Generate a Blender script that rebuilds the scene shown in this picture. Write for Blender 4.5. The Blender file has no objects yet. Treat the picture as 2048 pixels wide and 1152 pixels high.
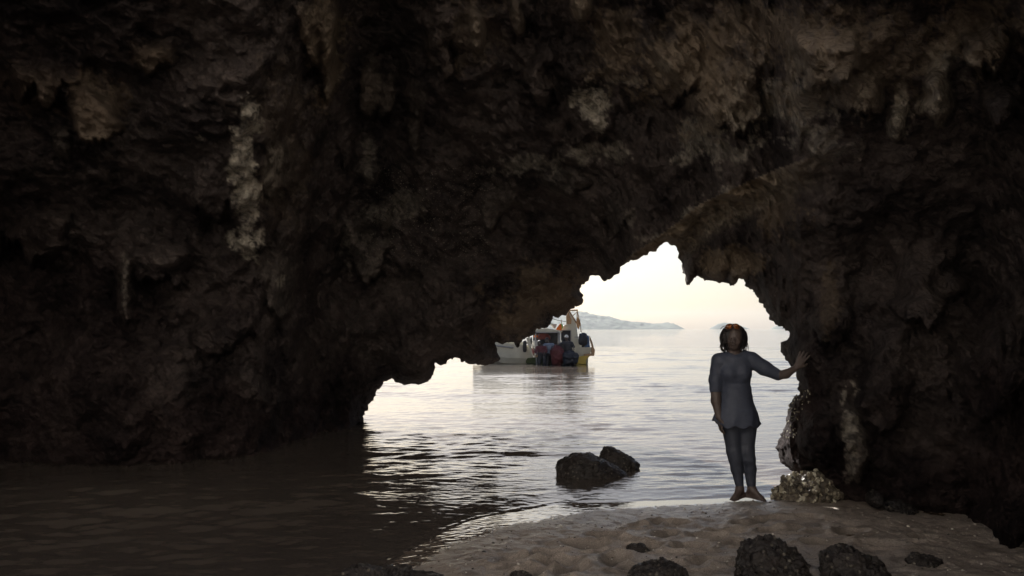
import bpy, math, random
import numpy as np
from mathutils import Vector

random.seed(7)
rng = np.random.default_rng(11)
sc = bpy.context.scene
COL = sc.collection
R = math.radians

# ------------------------------------------------------------------ camera, sky, sun, exposure
FPX = 1550.0
PITCH = R(3.03)
CAMZ = 1.56
cam_d = bpy.data.cameras.new('camera')
cam = bpy.data.objects.new('camera', cam_d)
COL.objects.link(cam)
cam.location = (0, 0, CAMZ)
cam.rotation_euler = (R(90) + PITCH, 0, 0)
cam_d.sensor_width = 36
cam_d.lens = 36 * FPX / 2048
cam_d.clip_start = 0.05
cam_d.clip_end = 30000
sc.camera = cam

SUN_EL, SUN_AZ = 33.0, -15.0          # azimuth measured from +Y towards +X
w = bpy.data.worlds.new('World')
sc.world = w
w.use_nodes = True
nt = w.node_tree
bg = nt.nodes['Background']
sky = nt.nodes.new('ShaderNodeTexSky')
sky.sky_type = 'NISHITA'
sky.sun_disc = False
sky.sun_elevation = R(SUN_EL)
sky.sun_rotation = R(SUN_AZ)
sky.air_density = 0.8
sky.dust_density = 2.0
sky.ozone_density = 1.0
nt.links.new(sky.outputs['Color'], bg.inputs['Color'])
bg.inputs['Strength'].default_value = 0.05
sd = bpy.data.lights.new('sun', 'SUN')
sd.energy = 5.0
sd.angle = R(0.53)
sd.color = (1.0, 0.965, 0.92)
so = bpy.data.objects.new('sun', sd)
COL.objects.link(so)
_d = Vector((math.sin(R(SUN_AZ)) * math.cos(R(SUN_EL)), math.cos(R(SUN_AZ)) * math.cos(R(SUN_EL)), math.sin(R(SUN_EL))))
so.rotation_euler = _d.to_track_quat('Z', 'Y').to_euler()
so.location = _d * 40

sc.view_settings.view_transform = 'Standard'
sc.view_settings.look = 'None'
sc.view_settings.gamma = 1
sc.view_settings.exposure = 1.0
sc.render.engine = 'CYCLES'
sc.cycles.max_bounces = 10
sc.cycles.diffuse_bounces = 6
sc.cycles.glossy_bounces = 4
sc.cycles.volume_bounces = 0
sc.cycles.use_adaptive_sampling = True
sc.cycles.adaptive_threshold = 0.012
sc.cycles.use_denoising = True
sc.cycles.sample_clamp_indirect = 8

# ------------------------------------------------------------------ small helpers
CP, SP = math.cos(PITCH), math.sin(PITCH)


def at(px, py, Y):
    """World point seen at photo pixel (px,py) at forward distance Y."""
    px = np.asarray(px, float); py = np.asarray(py, float)
    dx = (px - 1024) / FPX; dy = (576 - py) / FPX
    d1 = CP - dy * SP; d2 = SP + dy * CP
    t = Y / d1
    return np.stack([dx * t, np.broadcast_to(Y, np.shape(t)) + 0 * t, CAMZ + d2 * t], -1)


def ground(px, py, z=0.0):
    dx = (px - 1024) / FPX; dy = (576 - py) / FPX
    d = np.array([dx, CP - dy * SP, SP + dy * CP])
    t = (z - CAMZ) / d[2]
    return np.array([0, 0, CAMZ]) + d * t


def smooth(a, b, x):
    t = np.clip((x - a) / (b - a), 0, 1)
    return t * t * (3 - 2 * t)


def _hash(ix, iy, iz, seed):
    h = (ix.astype(np.int64) * 374761393 + iy.astype(np.int64) * 668265263 + iz.astype(np.int64) * 2147483647 + seed * 974634777) & 0xFFFFFFFF
    h = ((h ^ (h >> 13)) * 1274126177) & 0xFFFFFFFF
    h = h ^ (h >> 16)
    return h


_G = np.array([[1, 1, 0], [-1, 1, 0], [1, -1, 0], [-1, -1, 0], [1, 0, 1], [-1, 0, 1], [1, 0, -1], [-1, 0, -1],
               [0, 1, 1], [0, -1, 1], [0, 1, -1], [0, -1, -1], [1, 1, 0], [-1, 1, 0], [0, -1, 1], [0, -1, -1]], float)


def perlin(p, seed=0):
    p = np.asarray(p, float)
    i = np.floor(p).astype(np.int64); f = p - i
    u = f * f * f * (f * (f * 6 - 15) + 10)
    out = 0
    for dx in (0, 1):
        for dy in (0, 1):
            for dz in (0, 1):
                g = _G[_hash(i[:, 0] + dx, i[:, 1] + dy, i[:, 2] + dz, seed) & 15]
                d = g[:, 0] * (f[:, 0] - dx) + g[:, 1] * (f[:, 1] - dy) + g[:, 2] * (f[:, 2] - dz)
                wgt = (u[:, 0] if dx else 1 - u[:, 0]) * (u[:, 1] if dy else 1 - u[:, 1]) * (u[:, 2] if dz else 1 - u[:, 2])
                out = out + d * wgt
    return out


def fbm(p, octs=4, seed=0, gain=0.5, lac=2.03):
    a = 1; s = 0; p = np.asarray(p, float)
    for o in range(octs):
        s = s + a * perlin(p, seed + o * 17); p = p * lac; a *= gain
    return s


def ridged(p, octs=4, seed=0, gain=0.5, lac=2.1):
    a = 1; s = 0; p = np.asarray(p, float)
    for o in range(octs):
        s = s + a * (1 - 2.2 * np.abs(perlin(p, seed + o * 13))); p = p * lac; a *= gain
    return s


def cellular(p, seed=0):
    """distance to nearest feature point, and a per-cell random number"""
    p = np.asarray(p, float)
    i = np.floor(p).astype(np.int64)
    best = np.full(len(p), 9.0); rnd = np.zeros(len(p))
    for dx in (-1, 0, 1):
        for dy in (-1, 0, 1):
            for dz in (-1, 0, 1):
                c = i + np.array([dx, dy, dz])
                h1 = _hash(c[:, 0], c[:, 1], c[:, 2], seed) / 4294967296.0
                h2 = _hash(c[:, 0], c[:, 1], c[:, 2], seed + 5) / 4294967296.0
                h3 = _hash(c[:, 0], c[:, 1], c[:, 2], seed + 9) / 4294967296.0
                q = c + np.stack([h1, h2, h3], -1)
                d = np.sqrt(((p - q) ** 2).sum(-1))
                m = d < best
                best = np.where(m, d, best); rnd = np.where(m, h2, rnd)
    return best, rnd


def mesh_obj(name, verts, faces, mat=None, parent=None, smooth_=True, attrs=None, mats=None, fmat=None):
    me = bpy.data.meshes.new(name)
    verts = np.asarray(verts, float)
    if isinstance(faces, np.ndarray):
        n, k = faces.shape
        me.vertices.add(len(verts)); me.vertices.foreach_set('co', verts.ravel())
        me.loops.add(n * k); me.loops.foreach_set('vertex_index', faces.astype(np.int32).ravel())
        me.polygons.add(n)
        me.polygons.foreach_set('loop_start', np.arange(0, n * k, k, dtype=np.int32))
        me.polygons.foreach_set('loop_total', np.full(n, k, dtype=np.int32))
        me.update(calc_edges=True)
    else:
        me.from_pydata([tuple(v) for v in verts], [], faces)
    me.validate()
    me.polygons.foreach_set('use_smooth', np.full(len(me.polygons), smooth_))
    if attrs:
        for k_, v_ in attrs.items():
            a = me.attributes.new(k_, 'FLOAT', 'POINT'); a.data.foreach_set('value', np.asarray(v_, np.float32))
    if mat: me.materials.append(mat)
    me.update()
    o = bpy.data.objects.new(name, me)
    COL.objects.link(o)
    if parent: o.parent = parent
    return o


def tag(o, label=None, cat=None, group=None, kind=None):
    if label: o['label'] = label
    if cat: o['category'] = cat
    if group: o['group'] = group
    if kind: o['kind'] = kind
    return o


def empty(name, loc, rz=0.0):
    o = bpy.data.objects.new(name, None); COL.objects.link(o)
    o.location = loc; o.rotation_euler = (0, 0, rz); o.empty_display_size = 0.2
    return o


class MB:
    def __init__(self): self.v = []; self.f = []

    def box(self, c, s, rot=None, taper=1.0):
        b = len(self.v)
        for dz in (-1, 1):
            for dx, dy in ((-1, -1), (1, -1), (1, 1), (-1, 1)):
                k = taper if dz > 0 else 1
                q = Vector((dx * s[0] / 2 * k, dy * s[1] / 2 * k, dz * s[2] / 2))
                if rot is not None: q = rot @ q
                self.v.append((c[0] + q.x, c[1] + q.y, c[2] + q.z))
        self.f += [(b, b + 3, b + 2, b + 1), (b + 4, b + 5, b + 6, b + 7)] + [(b + i, b + (i + 1) % 4, b + 4 + (i + 1) % 4, b + 4 + i) for i in range(4)]
        return self

    def tube(self, pts, r, n=8, cap=True):
        pts = [Vector(p) for p in pts]
        rs = r if isinstance(r, (list, tuple)) else [r] * len(pts)
        b = len(self.v)
        for i, p in enumerate(pts):
            t = (pts[min(i + 1, len(pts) - 1)] - pts[max(i - 1, 0)]).normalized()
            a = Vector((0, 0, 1)) if abs(t.z) < .9 else Vector((1, 0, 0))
            u = t.cross(a).normalized(); v = t.cross(u)
            for k in range(n):
                an = 2 * math.pi * k / n
                self.v.append(tuple(p + (u * math.cos(an) + v * math.sin(an)) * rs[i]))
        for i in range(len(pts) - 1):
            for k in range(n):
                self.f.append((b + i * n + k, b + i * n + (k + 1) % n, b + (i + 1) * n + (k + 1) % n, b + (i + 1) * n + k))
        if cap:
            self.f.append(tuple(b + k for k in range(n))[::-1]); e = b + (len(pts) - 1) * n
            self.f.append(tuple(e + k for k in range(n)))
        return self

    def prism(self, poly, y0, y1):
        """poly: list of (x,z) extruded along y"""
        b = len(self.v); n = len(poly)
        for y in (y0, y1):
            for x, z in poly: self.v.append((x, y, z))
        self.f.append(tuple(b + i for i in range(n))); self.f.append(tuple(b + n + i for i in range(n))[::-1])
        for i in range(n): self.f.append((b + i, b + n + i, b + n + (i + 1) % n, b + (i + 1) % n))
        return self

    def build(self, name, mat, parent=None, bevel=0.0, smooth_=False):
        o = mesh_obj(name, self.v, self.f, mat, parent, smooth_)
        if bevel:
            m = o.modifiers.new('bevel', 'BEVEL'); m.width = bevel; m.segments = 2; m.limit_method = 'ANGLE'
        return o


# ------------------------------------------------------------------ materials
def new_mat(name):
    m = bpy.data.materials.new(name); m.use_nodes = True
    nt = m.node_tree
    return m, nt, nt.nodes['Principled BSDF'], nt.nodes['Material Output']


def N(nt, typ, **kw):
    n = nt.nodes.new(typ)
    for k, v in kw.items():
        if k.startswith('_'): setattr(n, k[1:], v)
        else: n.inputs[k.replace('__', ' ')].default_value = v
    return n


def noise(nt, vec, scale, detail=6, rough=0.55, typ=None):
    n = N(nt, 'ShaderNodeTexNoise', Scale=scale, Detail=detail, Roughness=rough)
    nt.links.new(vec, n.inputs['Vector'])
    return n


def ramp(nt, fac, stops):
    r = nt.nodes.new('ShaderNodeValToRGB')
    while len(r.color_ramp.elements) < len(stops): r.color_ramp.elements.new(0.5)
    for e, (p, c) in zip(r.color_ramp.elements, stops):
        e.position = p; e.color = (c[0], c[1], c[2], 1) if hasattr(c, '__len__') else (c, c, c, 1)
    nt.links.new(fac, r.inputs['Fac'])
    return r


def mix(nt, fac, a, b, blend='MIX'):
    m = nt.nodes.new('ShaderNodeMix'); m.data_type = 'RGBA'; m.blend_type = blend
    for sock, val in ((m.inputs[0], fac), (m.inputs[6], a), (m.inputs[7], b)):
        if hasattr(val, 'links') or isinstance(val, bpy.types.NodeSocket): nt.links.new(val, sock)
        elif hasattr(val, '__len__'): sock.default_value = (*val, 1)
        else: sock.default_value = val
    return m.outputs[2]


def math_(nt, op, a, b=0.0):
    m = nt.nodes.new('ShaderNodeMath'); m.operation = op
    for i, v in enumerate((a, b)):
        if isinstance(v, bpy.types.NodeSocket): nt.links.new(v, m.inputs[i])
        else: m.inputs[i].default_value = v
    return m.outputs[0]


def attr(nt, name):
    a = nt.nodes.new('ShaderNodeAttribute'); a.attribute_name = name
    return a.outputs['Fac']


def bump(nt, h, strength, dist, prev=None):
    b = nt.nodes.new('ShaderNodeBump'); b.inputs['Strength'].default_value = strength; b.inputs['Distance'].default_value = dist
    nt.links.new(h, b.inputs['Height'])
    if prev: nt.links.new(prev, b.inputs['Normal'])
    return b.outputs['Normal']


def simple_mat(name, col, rough=0.6, var=0.25, scale=30.0, bumpd=0.002, metallic=0.0, bstr=0.4):
    m, nt, P, out = new_mat(name)
    tc = nt.nodes.new('ShaderNodeTexCoord')
    n1 = noise(nt, tc.outputs['Object'], scale, 5)
    c0 = tuple(c * (1 - var) for c in col); c1 = tuple(min(1, c * (1 + var)) for c in col)
    r = ramp(nt, n1.outputs['Fac'], [(0.3, c0), (0.7, c1)])
    nt.links.new(r.outputs['Color'], P.inputs['Base Color'])
    P.inputs['Roughness'].default_value = rough; P.inputs['Metallic'].default_value = metallic
    nt.links.new(bump(nt, n1.outputs['Fac'], bstr, bumpd), P.inputs['Normal'])
    return m


def rock_mat(name, dark, mid, rough=0.85, wet=0.0, fine=1.0):
    m, nt, P, out = new_mat(name)
    geo = nt.nodes.new('ShaderNodeNewGeometry'); pos = geo.outputs['Position']
    n1 = noise(nt, pos, 1.3, 8, 0.6)
    n2 = noise(nt, pos, 9, 8, 0.65)
    n3 = noise(nt, pos, 55, 5, 0.6)
    c = ramp(nt, n1.outputs['Fac'], [(0.35, dark), (0.65, mid)]).outputs['Color']
    v = ramp(nt, n2.outputs['Fac'], [(0.3, (.6, .6, .6)), (0.7, (1.35, 1.3, 1.25))]).outputs['Color']
    c = mix(nt, 1.0, c, v, 'MULTIPLY')
    # mineral films that belong to the rock: pale calcite, ochre mud, shell crust
    pale = attr(nt, 'pale'); och = attr(nt, 'ochre'); crust = attr(nt, 'crust')
    br = ramp(nt, n2.outputs['Fac'], [(0.38, 0.25), (0.62, 1.0)]).outputs['Color']
    pf = math_(nt, 'MULTIPLY', pale, br)
    c = mix(nt, pf, c, (0.62, 0.56, 0.46))
    of = math_(nt, 'MULTIPLY', och, ramp(nt, n1.outputs['Fac'], [(0.3, 0.5), (0.6, 1.0)]).outputs['Color'])
    c = mix(nt, of, c, (0.31, 0.235, 0.16))
    vo = N(nt, 'ShaderNodeTexVoronoi', Scale=26.0); nt.links.new(pos, vo.inputs['Vector'])
    cr = ramp(nt, vo.outputs['Distance'], [(0.18, 1.0), (0.34, 0.0)]).outputs['Color']
    sel = ramp(nt, vo.outputs['Color'], [(0.45, 0.0), (0.6, 1.0)]).outputs['Color']
    cf = math_(nt, 'MULTIPLY', math_(nt, 'MULTIPLY', cr, sel), crust)
    c = mix(nt, cf, c, (0.30, 0.27, 0.22))
    c = mix(nt, attr(nt, 'tide_shade'), c, mix(nt, 1.0, c, (0.50, 0.44, 0.46), 'MULTIPLY'))  # darkens the tide zone, and paints shade on left wall and outcrop
    nt.links.new(c, P.inputs['Base Color'])
    P.inputs['Roughness'].default_value = rough
    P.inputs['Specular IOR Level'].default_value = 0.08 + wet * 1.8
    if wet:
        rr = ramp(nt, n2.outputs['Fac'], [(0.35, 0.18), (0.65, rough)])
        nt.links.new(rr.outputs['Color'], P.inputs['Roughness'])
    dis = noise(nt, pos, 4.0, 3)
    va = nt.nodes.new('ShaderNodeVectorMath'); va.operation = 'MULTIPLY_ADD'; va.inputs[1].default_value = (.25, .25, .25)
    nt.links.new(dis.outputs['Color'], va.inputs[0]); nt.links.new(pos, va.inputs[2])
    vp = N(nt, 'ShaderNodeTexVoronoi', Scale=13.0); nt.links.new(va.outputs[0], vp.inputs['Vector'])
    vq = N(nt, 'ShaderNodeTexVoronoi', Scale=5.0, _feature='DISTANCE_TO_EDGE'); nt.links.new(va.outputs[0], vq.inputs['Vector'])
    cq = ramp(nt, vq.outputs['Distance'], [(0.0, 0.0), (0.035, 1.0)]).outputs['Color']
    b = bump(nt, n2.outputs['Fac'], 1.0, 0.09 * fine)
    b = bump(nt, vp.outputs['Distance'], 0.8, 0.05 * fine, b)
    b = bump(nt, cq, 0.35, 0.03 * fine, b)
    b = bump(nt, noise(nt, pos, 24, 8, 0.7).outputs['Fac'], 0.7, 0.03 * fine, b)
    b = bump(nt, n3.outputs['Fac'], 0.7, 0.012 * fine, b)
    b = bump(nt, cf, 0.8, 0.02, b)
    nt.links.new(b, P.inputs['Normal'])
    return m


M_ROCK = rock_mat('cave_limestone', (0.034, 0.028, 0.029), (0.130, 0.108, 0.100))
M_STONE = rock_mat('boulder_rock', (0.020, 0.016, 0.015), (0.050, 0.042, 0.038), 0.6, 0.25, 0.5)
M_BARN = rock_mat('barnacle_rock', (0.06, 0.05, 0.04), (0.20, 0.17, 0.13), 0.45, 0.3, 0.5)


def sand_material():
    m, nt, P, out = new_mat('sand')
    geo = nt.nodes.new('ShaderNodeNewGeometry'); pos = geo.outputs['Position']
    n1 = noise(nt, pos, 2.2, 6, 0.6); n2 = noise(nt, pos, 25, 6, 0.7); n3 = noise(nt, pos, 150, 3, 0.8); n4 = noise(nt, pos, 7, 5, 0.65)
    c = ramp(nt, n1.outputs['Fac'], [(0.3, (0.38, 0.325, 0.28)), (0.7, (0.54, 0.47, 0.405))]).outputs['Color']
    g = ramp(nt, n3.outputs['Fac'], [(0.34, (.45, .44, .43)), (0.6, (1.15, 1.12, 1.1)), (0.72, (1.7, 1.65, 1.6))]).outputs['Color']
    c = mix(nt, 1.0, c, g, 'MULTIPLY')
    c = mix(nt, 1.0, c, ramp(nt, n4.outputs['Fac'], [(0.33, (.6, .58, .56)), (0.46, (1, 1, 1))]).outputs['Color'], 'MULTIPLY')
    c = mix(nt, math_(nt, 'MULTIPLY', attr(nt, 'print'), 0.95), c, (0.12, 0.10, 0.085))
    wetf = attr(nt, 'wet')
    c = mix(nt, wetf, c, (0.16, 0.125, 0.10))
    nt.links.new(c, P.inputs['Base Color'])
    r = nt.nodes.new('ShaderNodeMapRange'); nt.links.new(wetf, r.inputs['Value'])
    r.inputs['To Min'].default_value = 0.40; r.inputs['To Max'].default_value = 0.04
    nt.links.new(r.outputs['Result'], P.inputs['Roughness'])
    P.inputs['IOR'].default_value = 1.5
    inv = math_(nt, 'SUBTRACT', 1.0, wetf)
    b1 = nt.nodes.new('ShaderNodeBump'); b1.inputs['Distance'].default_value = 0.016
    nt.links.new(n2.outputs['Fac'], b1.inputs['Height']); nt.links.new(inv, b1.inputs['Strength'])
    b2 = nt.nodes.new('ShaderNodeBump'); b2.inputs['Distance'].default_value = 0.004
    nt.links.new(n3.outputs['Fac'], b2.inputs['Height']); nt.links.new(inv, b2.inputs['Strength']); nt.links.new(b1.outputs[0], b2.inputs['Normal'])
    nt.links.new(b2.outputs[0], P.inputs['Normal'])
    return m


def water_material():
    m, nt, P, out = new_mat('sea_water')
    geo = nt.nodes.new('ShaderNodeNewGeometry'); pos = geo.outputs['Position']
    n0 = noise(nt, pos, 0.35, 4)
    c = ramp(nt, n0.outputs['Fac'], [(0.3, (0.066, 0.054, 0.046)), (0.7, (0.092, 0.077, 0.064))]).outputs['Color']
    sh = attr(nt, 'shallow')
    c = mix(nt, sh, c, (0.17, 0.12, 0.08))
    nt.links.new(c, P.inputs['Base Color'])
    P.inputs['Roughness'].default_value = 0.04
    P.inputs['IOR'].default_value = 1.333
    mp = nt.nodes.new('ShaderNodeMapping'); mp.inputs['Scale'].default_value = (0.55, 1.3, 1)
    nt.links.new(pos, mp.inputs['Vector'])
    n1 = noise(nt, mp.outputs[0], 9, 3, 0.5); n2 = noise(nt, mp.outputs[0], 1.6, 4, 0.55)
    calm = attr(nt, 'calm')
    b1 = nt.nodes.new('ShaderNodeBump'); b1.inputs['Distance'].default_value = 0.012
    nt.links.new(n1.outputs['Fac'], b1.inputs['Height'])
    nt.links.new(math_(nt, 'SUBTRACT', 0.6, math_(nt, 'MULTIPLY', calm, 0.6)), b1.inputs['Strength'])
    b2 = nt.nodes.new('ShaderNodeBump'); b2.inputs['Distance'].default_value = 0.09
    nt.links.new(n2.outputs['Fac'], b2.inputs['Height'])
    nt.links.new(attr(nt, 'far'), b2.inputs['Strength']); nt.links.new(b1.outputs[0], b2.inputs['Normal'])
    nt.links.new(b2.outputs[0], P.inputs['Normal'])
    return m


M_SAND = sand_material()
M_WATER = water_material()

# ------------------------------------------------------------------ the cave mouth outline (photo pixels), from left waterline over the arch to the right
OUT = [(722, 905), (722, 880), (724.8, 846), (725.5, 833), (737, 814), (751, 792), (753.8, 780), (764.8, 770.6), (768.7, 762.8), (778.5, 759.6), (788, 759.6), (792, 764.7), (804, 767.5), (808, 770.6), (819.7, 768.7), (835, 769), (851, 764.7), (861, 758), (866.8, 749), (869.5, 739), (870.7, 733), (870, 725.5), (874.6, 728), (882.5, 731), (892, 729), (904, 719.6), (910, 715), (917, 716.5), (921.7, 724), (937, 728), (961, 729), (976.6, 729), (988.4, 726.7), (997, 722), (1001, 718), (999, 713), (994, 705), (992.7, 695.6), (988.8, 688), (991, 684.7), (995, 684.4), (999.7, 687), (1005, 689), (1009, 686.6), (1017, 685.5), (1026, 684.4), (1031, 686), (1033, 695), (1036.4, 695.6), (1039.5, 691), (1042.7, 684), (1045, 680), (1053, 675.6), (1060.6, 672), (1068, 669), (1072, 664), (1073, 658), (1085.6, 656.6), (1096.6, 654), (1100.5, 650), (1102, 645.6), (1104, 641), (1106, 632), (1110, 634.7), (1116, 636), (1121.6, 632), (1126, 630), (1133, 630.8), (1134, 627), (1138, 621), (1149, 616.7), (1149.7, 612), (1159, 611), (1163.8, 609), (1166, 603), (1164.5, 595.6), (1165, 588), (1162.7, 570), (1174.7, 562.5), (1180, 551.5), (1194.8, 550.8), (1204, 559.6), (1211, 562.5), (1220, 559), (1227.6, 550.8), (1240, 540.6), (1246, 530.4), (1256.8, 525), (1271, 520.5), (1286, 511.5), (1300.5, 502.3), (1318.7, 493), (1340.6, 490), (1351.5, 492.5), (1357, 504), (1362.5, 522), (1366, 540.6), (1370, 555), (1372.7, 570), (1379, 570.5), (1386, 560.7), (1393.5, 552), (1406, 557), (1421, 561.8), (1431.8, 563), (1439, 567), (1450, 566), (1464.6, 570.5), (1472, 568), (1479, 557), (1490, 564), (1504.7, 579), (1517, 595), (1526.5, 608), (1534, 624.5), (1541, 641), (1550, 648), (1566.6, 652), (1570, 661), (1578, 662.7), (1579, 673.7), (1574, 681), (1561, 684.6), (1562, 695.6), (1561, 703), (1569.6, 717), (1576, 722.7), (1580, 730.6), (1590, 737), (1592, 748.7), (1594.5, 760), (1596.7, 769), (1594.5, 775.8), (1600, 784.8), (1598, 790), (1590, 792.7), (1584, 803), (1578.6, 816), (1575, 830), (1573, 843.5), (1567, 857), (1560.6, 870.6), (1556, 881), (1550, 897), (1558, 912.5), (1560, 924), (1573, 934), (1589, 945.7), (1599, 951.6), (1640, 962), (1668, 990), (1675, 1040)]
BOT = [(1560, 1060), (1400, 1010), (1200, 955), (1000, 935), (850, 915)]


def fractal_line(pts, amp=0.16, levels=3):
    P = [np.array(p, float) for p in pts]
    for _ in range(levels):
        Q = [P[0]]
        for a, b in zip(P[:-1], P[1:]):
            d = b - a; L = np.hypot(*d)
            if L > 3.0:
                m = (a + b) / 2 + np.array([-d[1], d[0]]) * rng.normal() * amp
                Q += [m, b]
            else: Q.append(b)
        P = Q
    return P


poly = np.array(fractal_line(OUT) + [np.array(b, float) for b in BOT])
PA, PB = poly, np.roll(poly, -1, 0)


def poly_info(x, y, A=PA, B=PB, closed=True):
    """distance (neg inside), nearest point, segment index"""
    n = len(x); best = np.full(n, 1e9); qx = np.zeros(n); qy = np.zeros(n); seg = np.zeros(n, int); ins = np.zeros(n, bool)
    for i, (a, b) in enumerate(zip(A, B)):
        d = b - a; L = max(d @ d, 1e-9)
        t = np.clip(((x - a[0]) * d[0] + (y - a[1]) * d[1]) / L, 0, 1)
        px = a[0] + t * d[0]; py = a[1] + t * d[1]
        dd = (x - px) ** 2 + (y - py) ** 2
        m = dd < best
        best = np.where(m, dd, best); qx = np.where(m, px, qx); qy = np.where(m, py, qy); seg = np.where(m, i, seg)
        if closed and a[1] != b[1]:
            c = ((a[1] > y) != (b[1] > y)) & (x < (b[0] - a[0]) * (y - a[1]) / (b[1] - a[1]) + a[0])
            ins ^= c
    s = np.sqrt(best)
    if closed: s = np.where(ins, -s, s)
    return s, qx, qy, seg


def line_sd(x, y, pts):
    """signed distance to an open polyline, positive on its left (looking along it, y down)"""
    A = np.array(pts[:-1], float); B = np.array(pts[1:], float)
    s, qx, qy, seg = poly_info(x, y, A, B, closed=False)
    d = B[seg] - A[seg]
    side = np.sign(d[:, 1] * (x - A[seg][:, 0]) - d[:, 0] * (y - A[seg][:, 1]))
    return s * side


D_X = [-900, -500, 0, 500, 640, 720, 850, 1000, 1160, 1340, 1450, 1520, 1570, 1600, 1650, 1680, 1820, 1960, 2048, 2400, 3000]
D_Y = [6.2, 8.0, 9.5, 9.7, 11.6, 12.8, 12.3, 11.8, 11.0, 9.9, 9.0, 8.3, 7.6, 7.22, 7.05, 7.0, 6.85, 6.6, 5.9, 4.0, 2.6]
RIDGE1 = [(1255, 516), (1300, 486), (1350, 450), (1400, 408), (1450, 386), (1500, 362), (1550, 340), (1600, 322)]
RIDGE2 = [(1345, 500), (1372, 470), (1384, 440), (1408, 424), (1440, 405), (1480, 400), (1530, 388), (1600, 360)]
# hanging lumps and flowstone columns: cx, top, bottom, half width, metres proud, tilt, pale, ochre
LUMPS = [(190, 130, 285, 62, .55, 0, 0, .5), (95, 110, 200, 55, .4, -.1, 0, .35), (300, 70, 135, 45, .4, .2, 0, .5), (120, 230, 320, 22, .25, .1, .1, .1),
         (655, -40, 190, 16, .35, .02, .2, .8), (640, -40, 110, 42, .4, 0, 0, .6), (740, 60, 235, 22, .35, 0, .15, .2), (775, 110, 235, 20, .3, 0, .1, .1),
         (738, 265, 375, 24, .5, 0, .12, 0), (770, 370, 470, 16, .3, 0, .1, 0), (720, 375, 560, 46, .6, .15, .12, 0), (690, 200, 330, 18, .25, 0, 0, 0),
         (945, -20, 100, 16, .4, .12, .1, .45), (1030, -30, 70, 14, .35, .1, .1, .3), (1160, -30, 45, 20, .35, 0, .2, .5), (830, 120, 300, 20, .25, 0, .1, .1),
         (560, 220, 380, 34, .4, 0, .05, 0), (500, 210, 510, 46, .3, .02, .0, 0), (1075, 40, 200, 40, .4, 0, 0, .05), (880, -20, 160, 30, .4, 0, 0, .1),
         (1190, 180, 285, 42, .35, -.1, .0, 0), (1440, 60, 250, 90, .45, .1, .1, .35), (1795, 180, 285, 20, .35, 0, .45, .1), (1900, 90, 245, 34, .5, -.25, .3, .3),
         (1960, 20, 130, 55, .45, 0, .1, .5), (2010, 150, 240, 45, .5, 0, .0, .0), (1620, 20, 170, 70, .4, .2, .1, .25), (1320, 30, 190, 60, .45, .2, .05, .3),
         (1720, 100, 230, 60, .35, 0, .15, .25), (1010, 330, 450, 34, .3, -.2, .1, 0), (1130, 310, 400, 50, .3, 0, .12, 0), (1240, 380, 470, 30, .25, 0, .08, 0),
         (420, 300, 440, 50, .4, .1, 0, 0), (330, 420, 560, 60, .5, 0, 0, 0), (60, 360, 520, 80, .6, 0, 0, .05), (250, 470, 640, 22, .3, 0, .1, 0),
         (560, 470, 620, 40, .35, 0, .1, 0), (440, 580, 700, 60, .35, 0, 0, 0), (1430, 500, 566, 28, .4, 0, .05, .3), (1386, 470, 560, 22, .45, 0, 0, .1),
         (1480, 520, 560, 20, .3, 0, .1, .4), (1700, 780, 960, 30, .25, .1, .3, 0), (1640, 800, 930, 55, .25, 0, .0, 0), (1850, 420, 640, 70, .45, 0, 0, 0),
         (1980, 560, 820, 70, .5, 0, 0, 0), (1770, 640, 860, 50, .35, 0, 0, 0), (1660, 520, 700, 40, .3, 0, 0, 0), (2010, 960, 1092, 70, .5, 0, 0, 0)]


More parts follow.
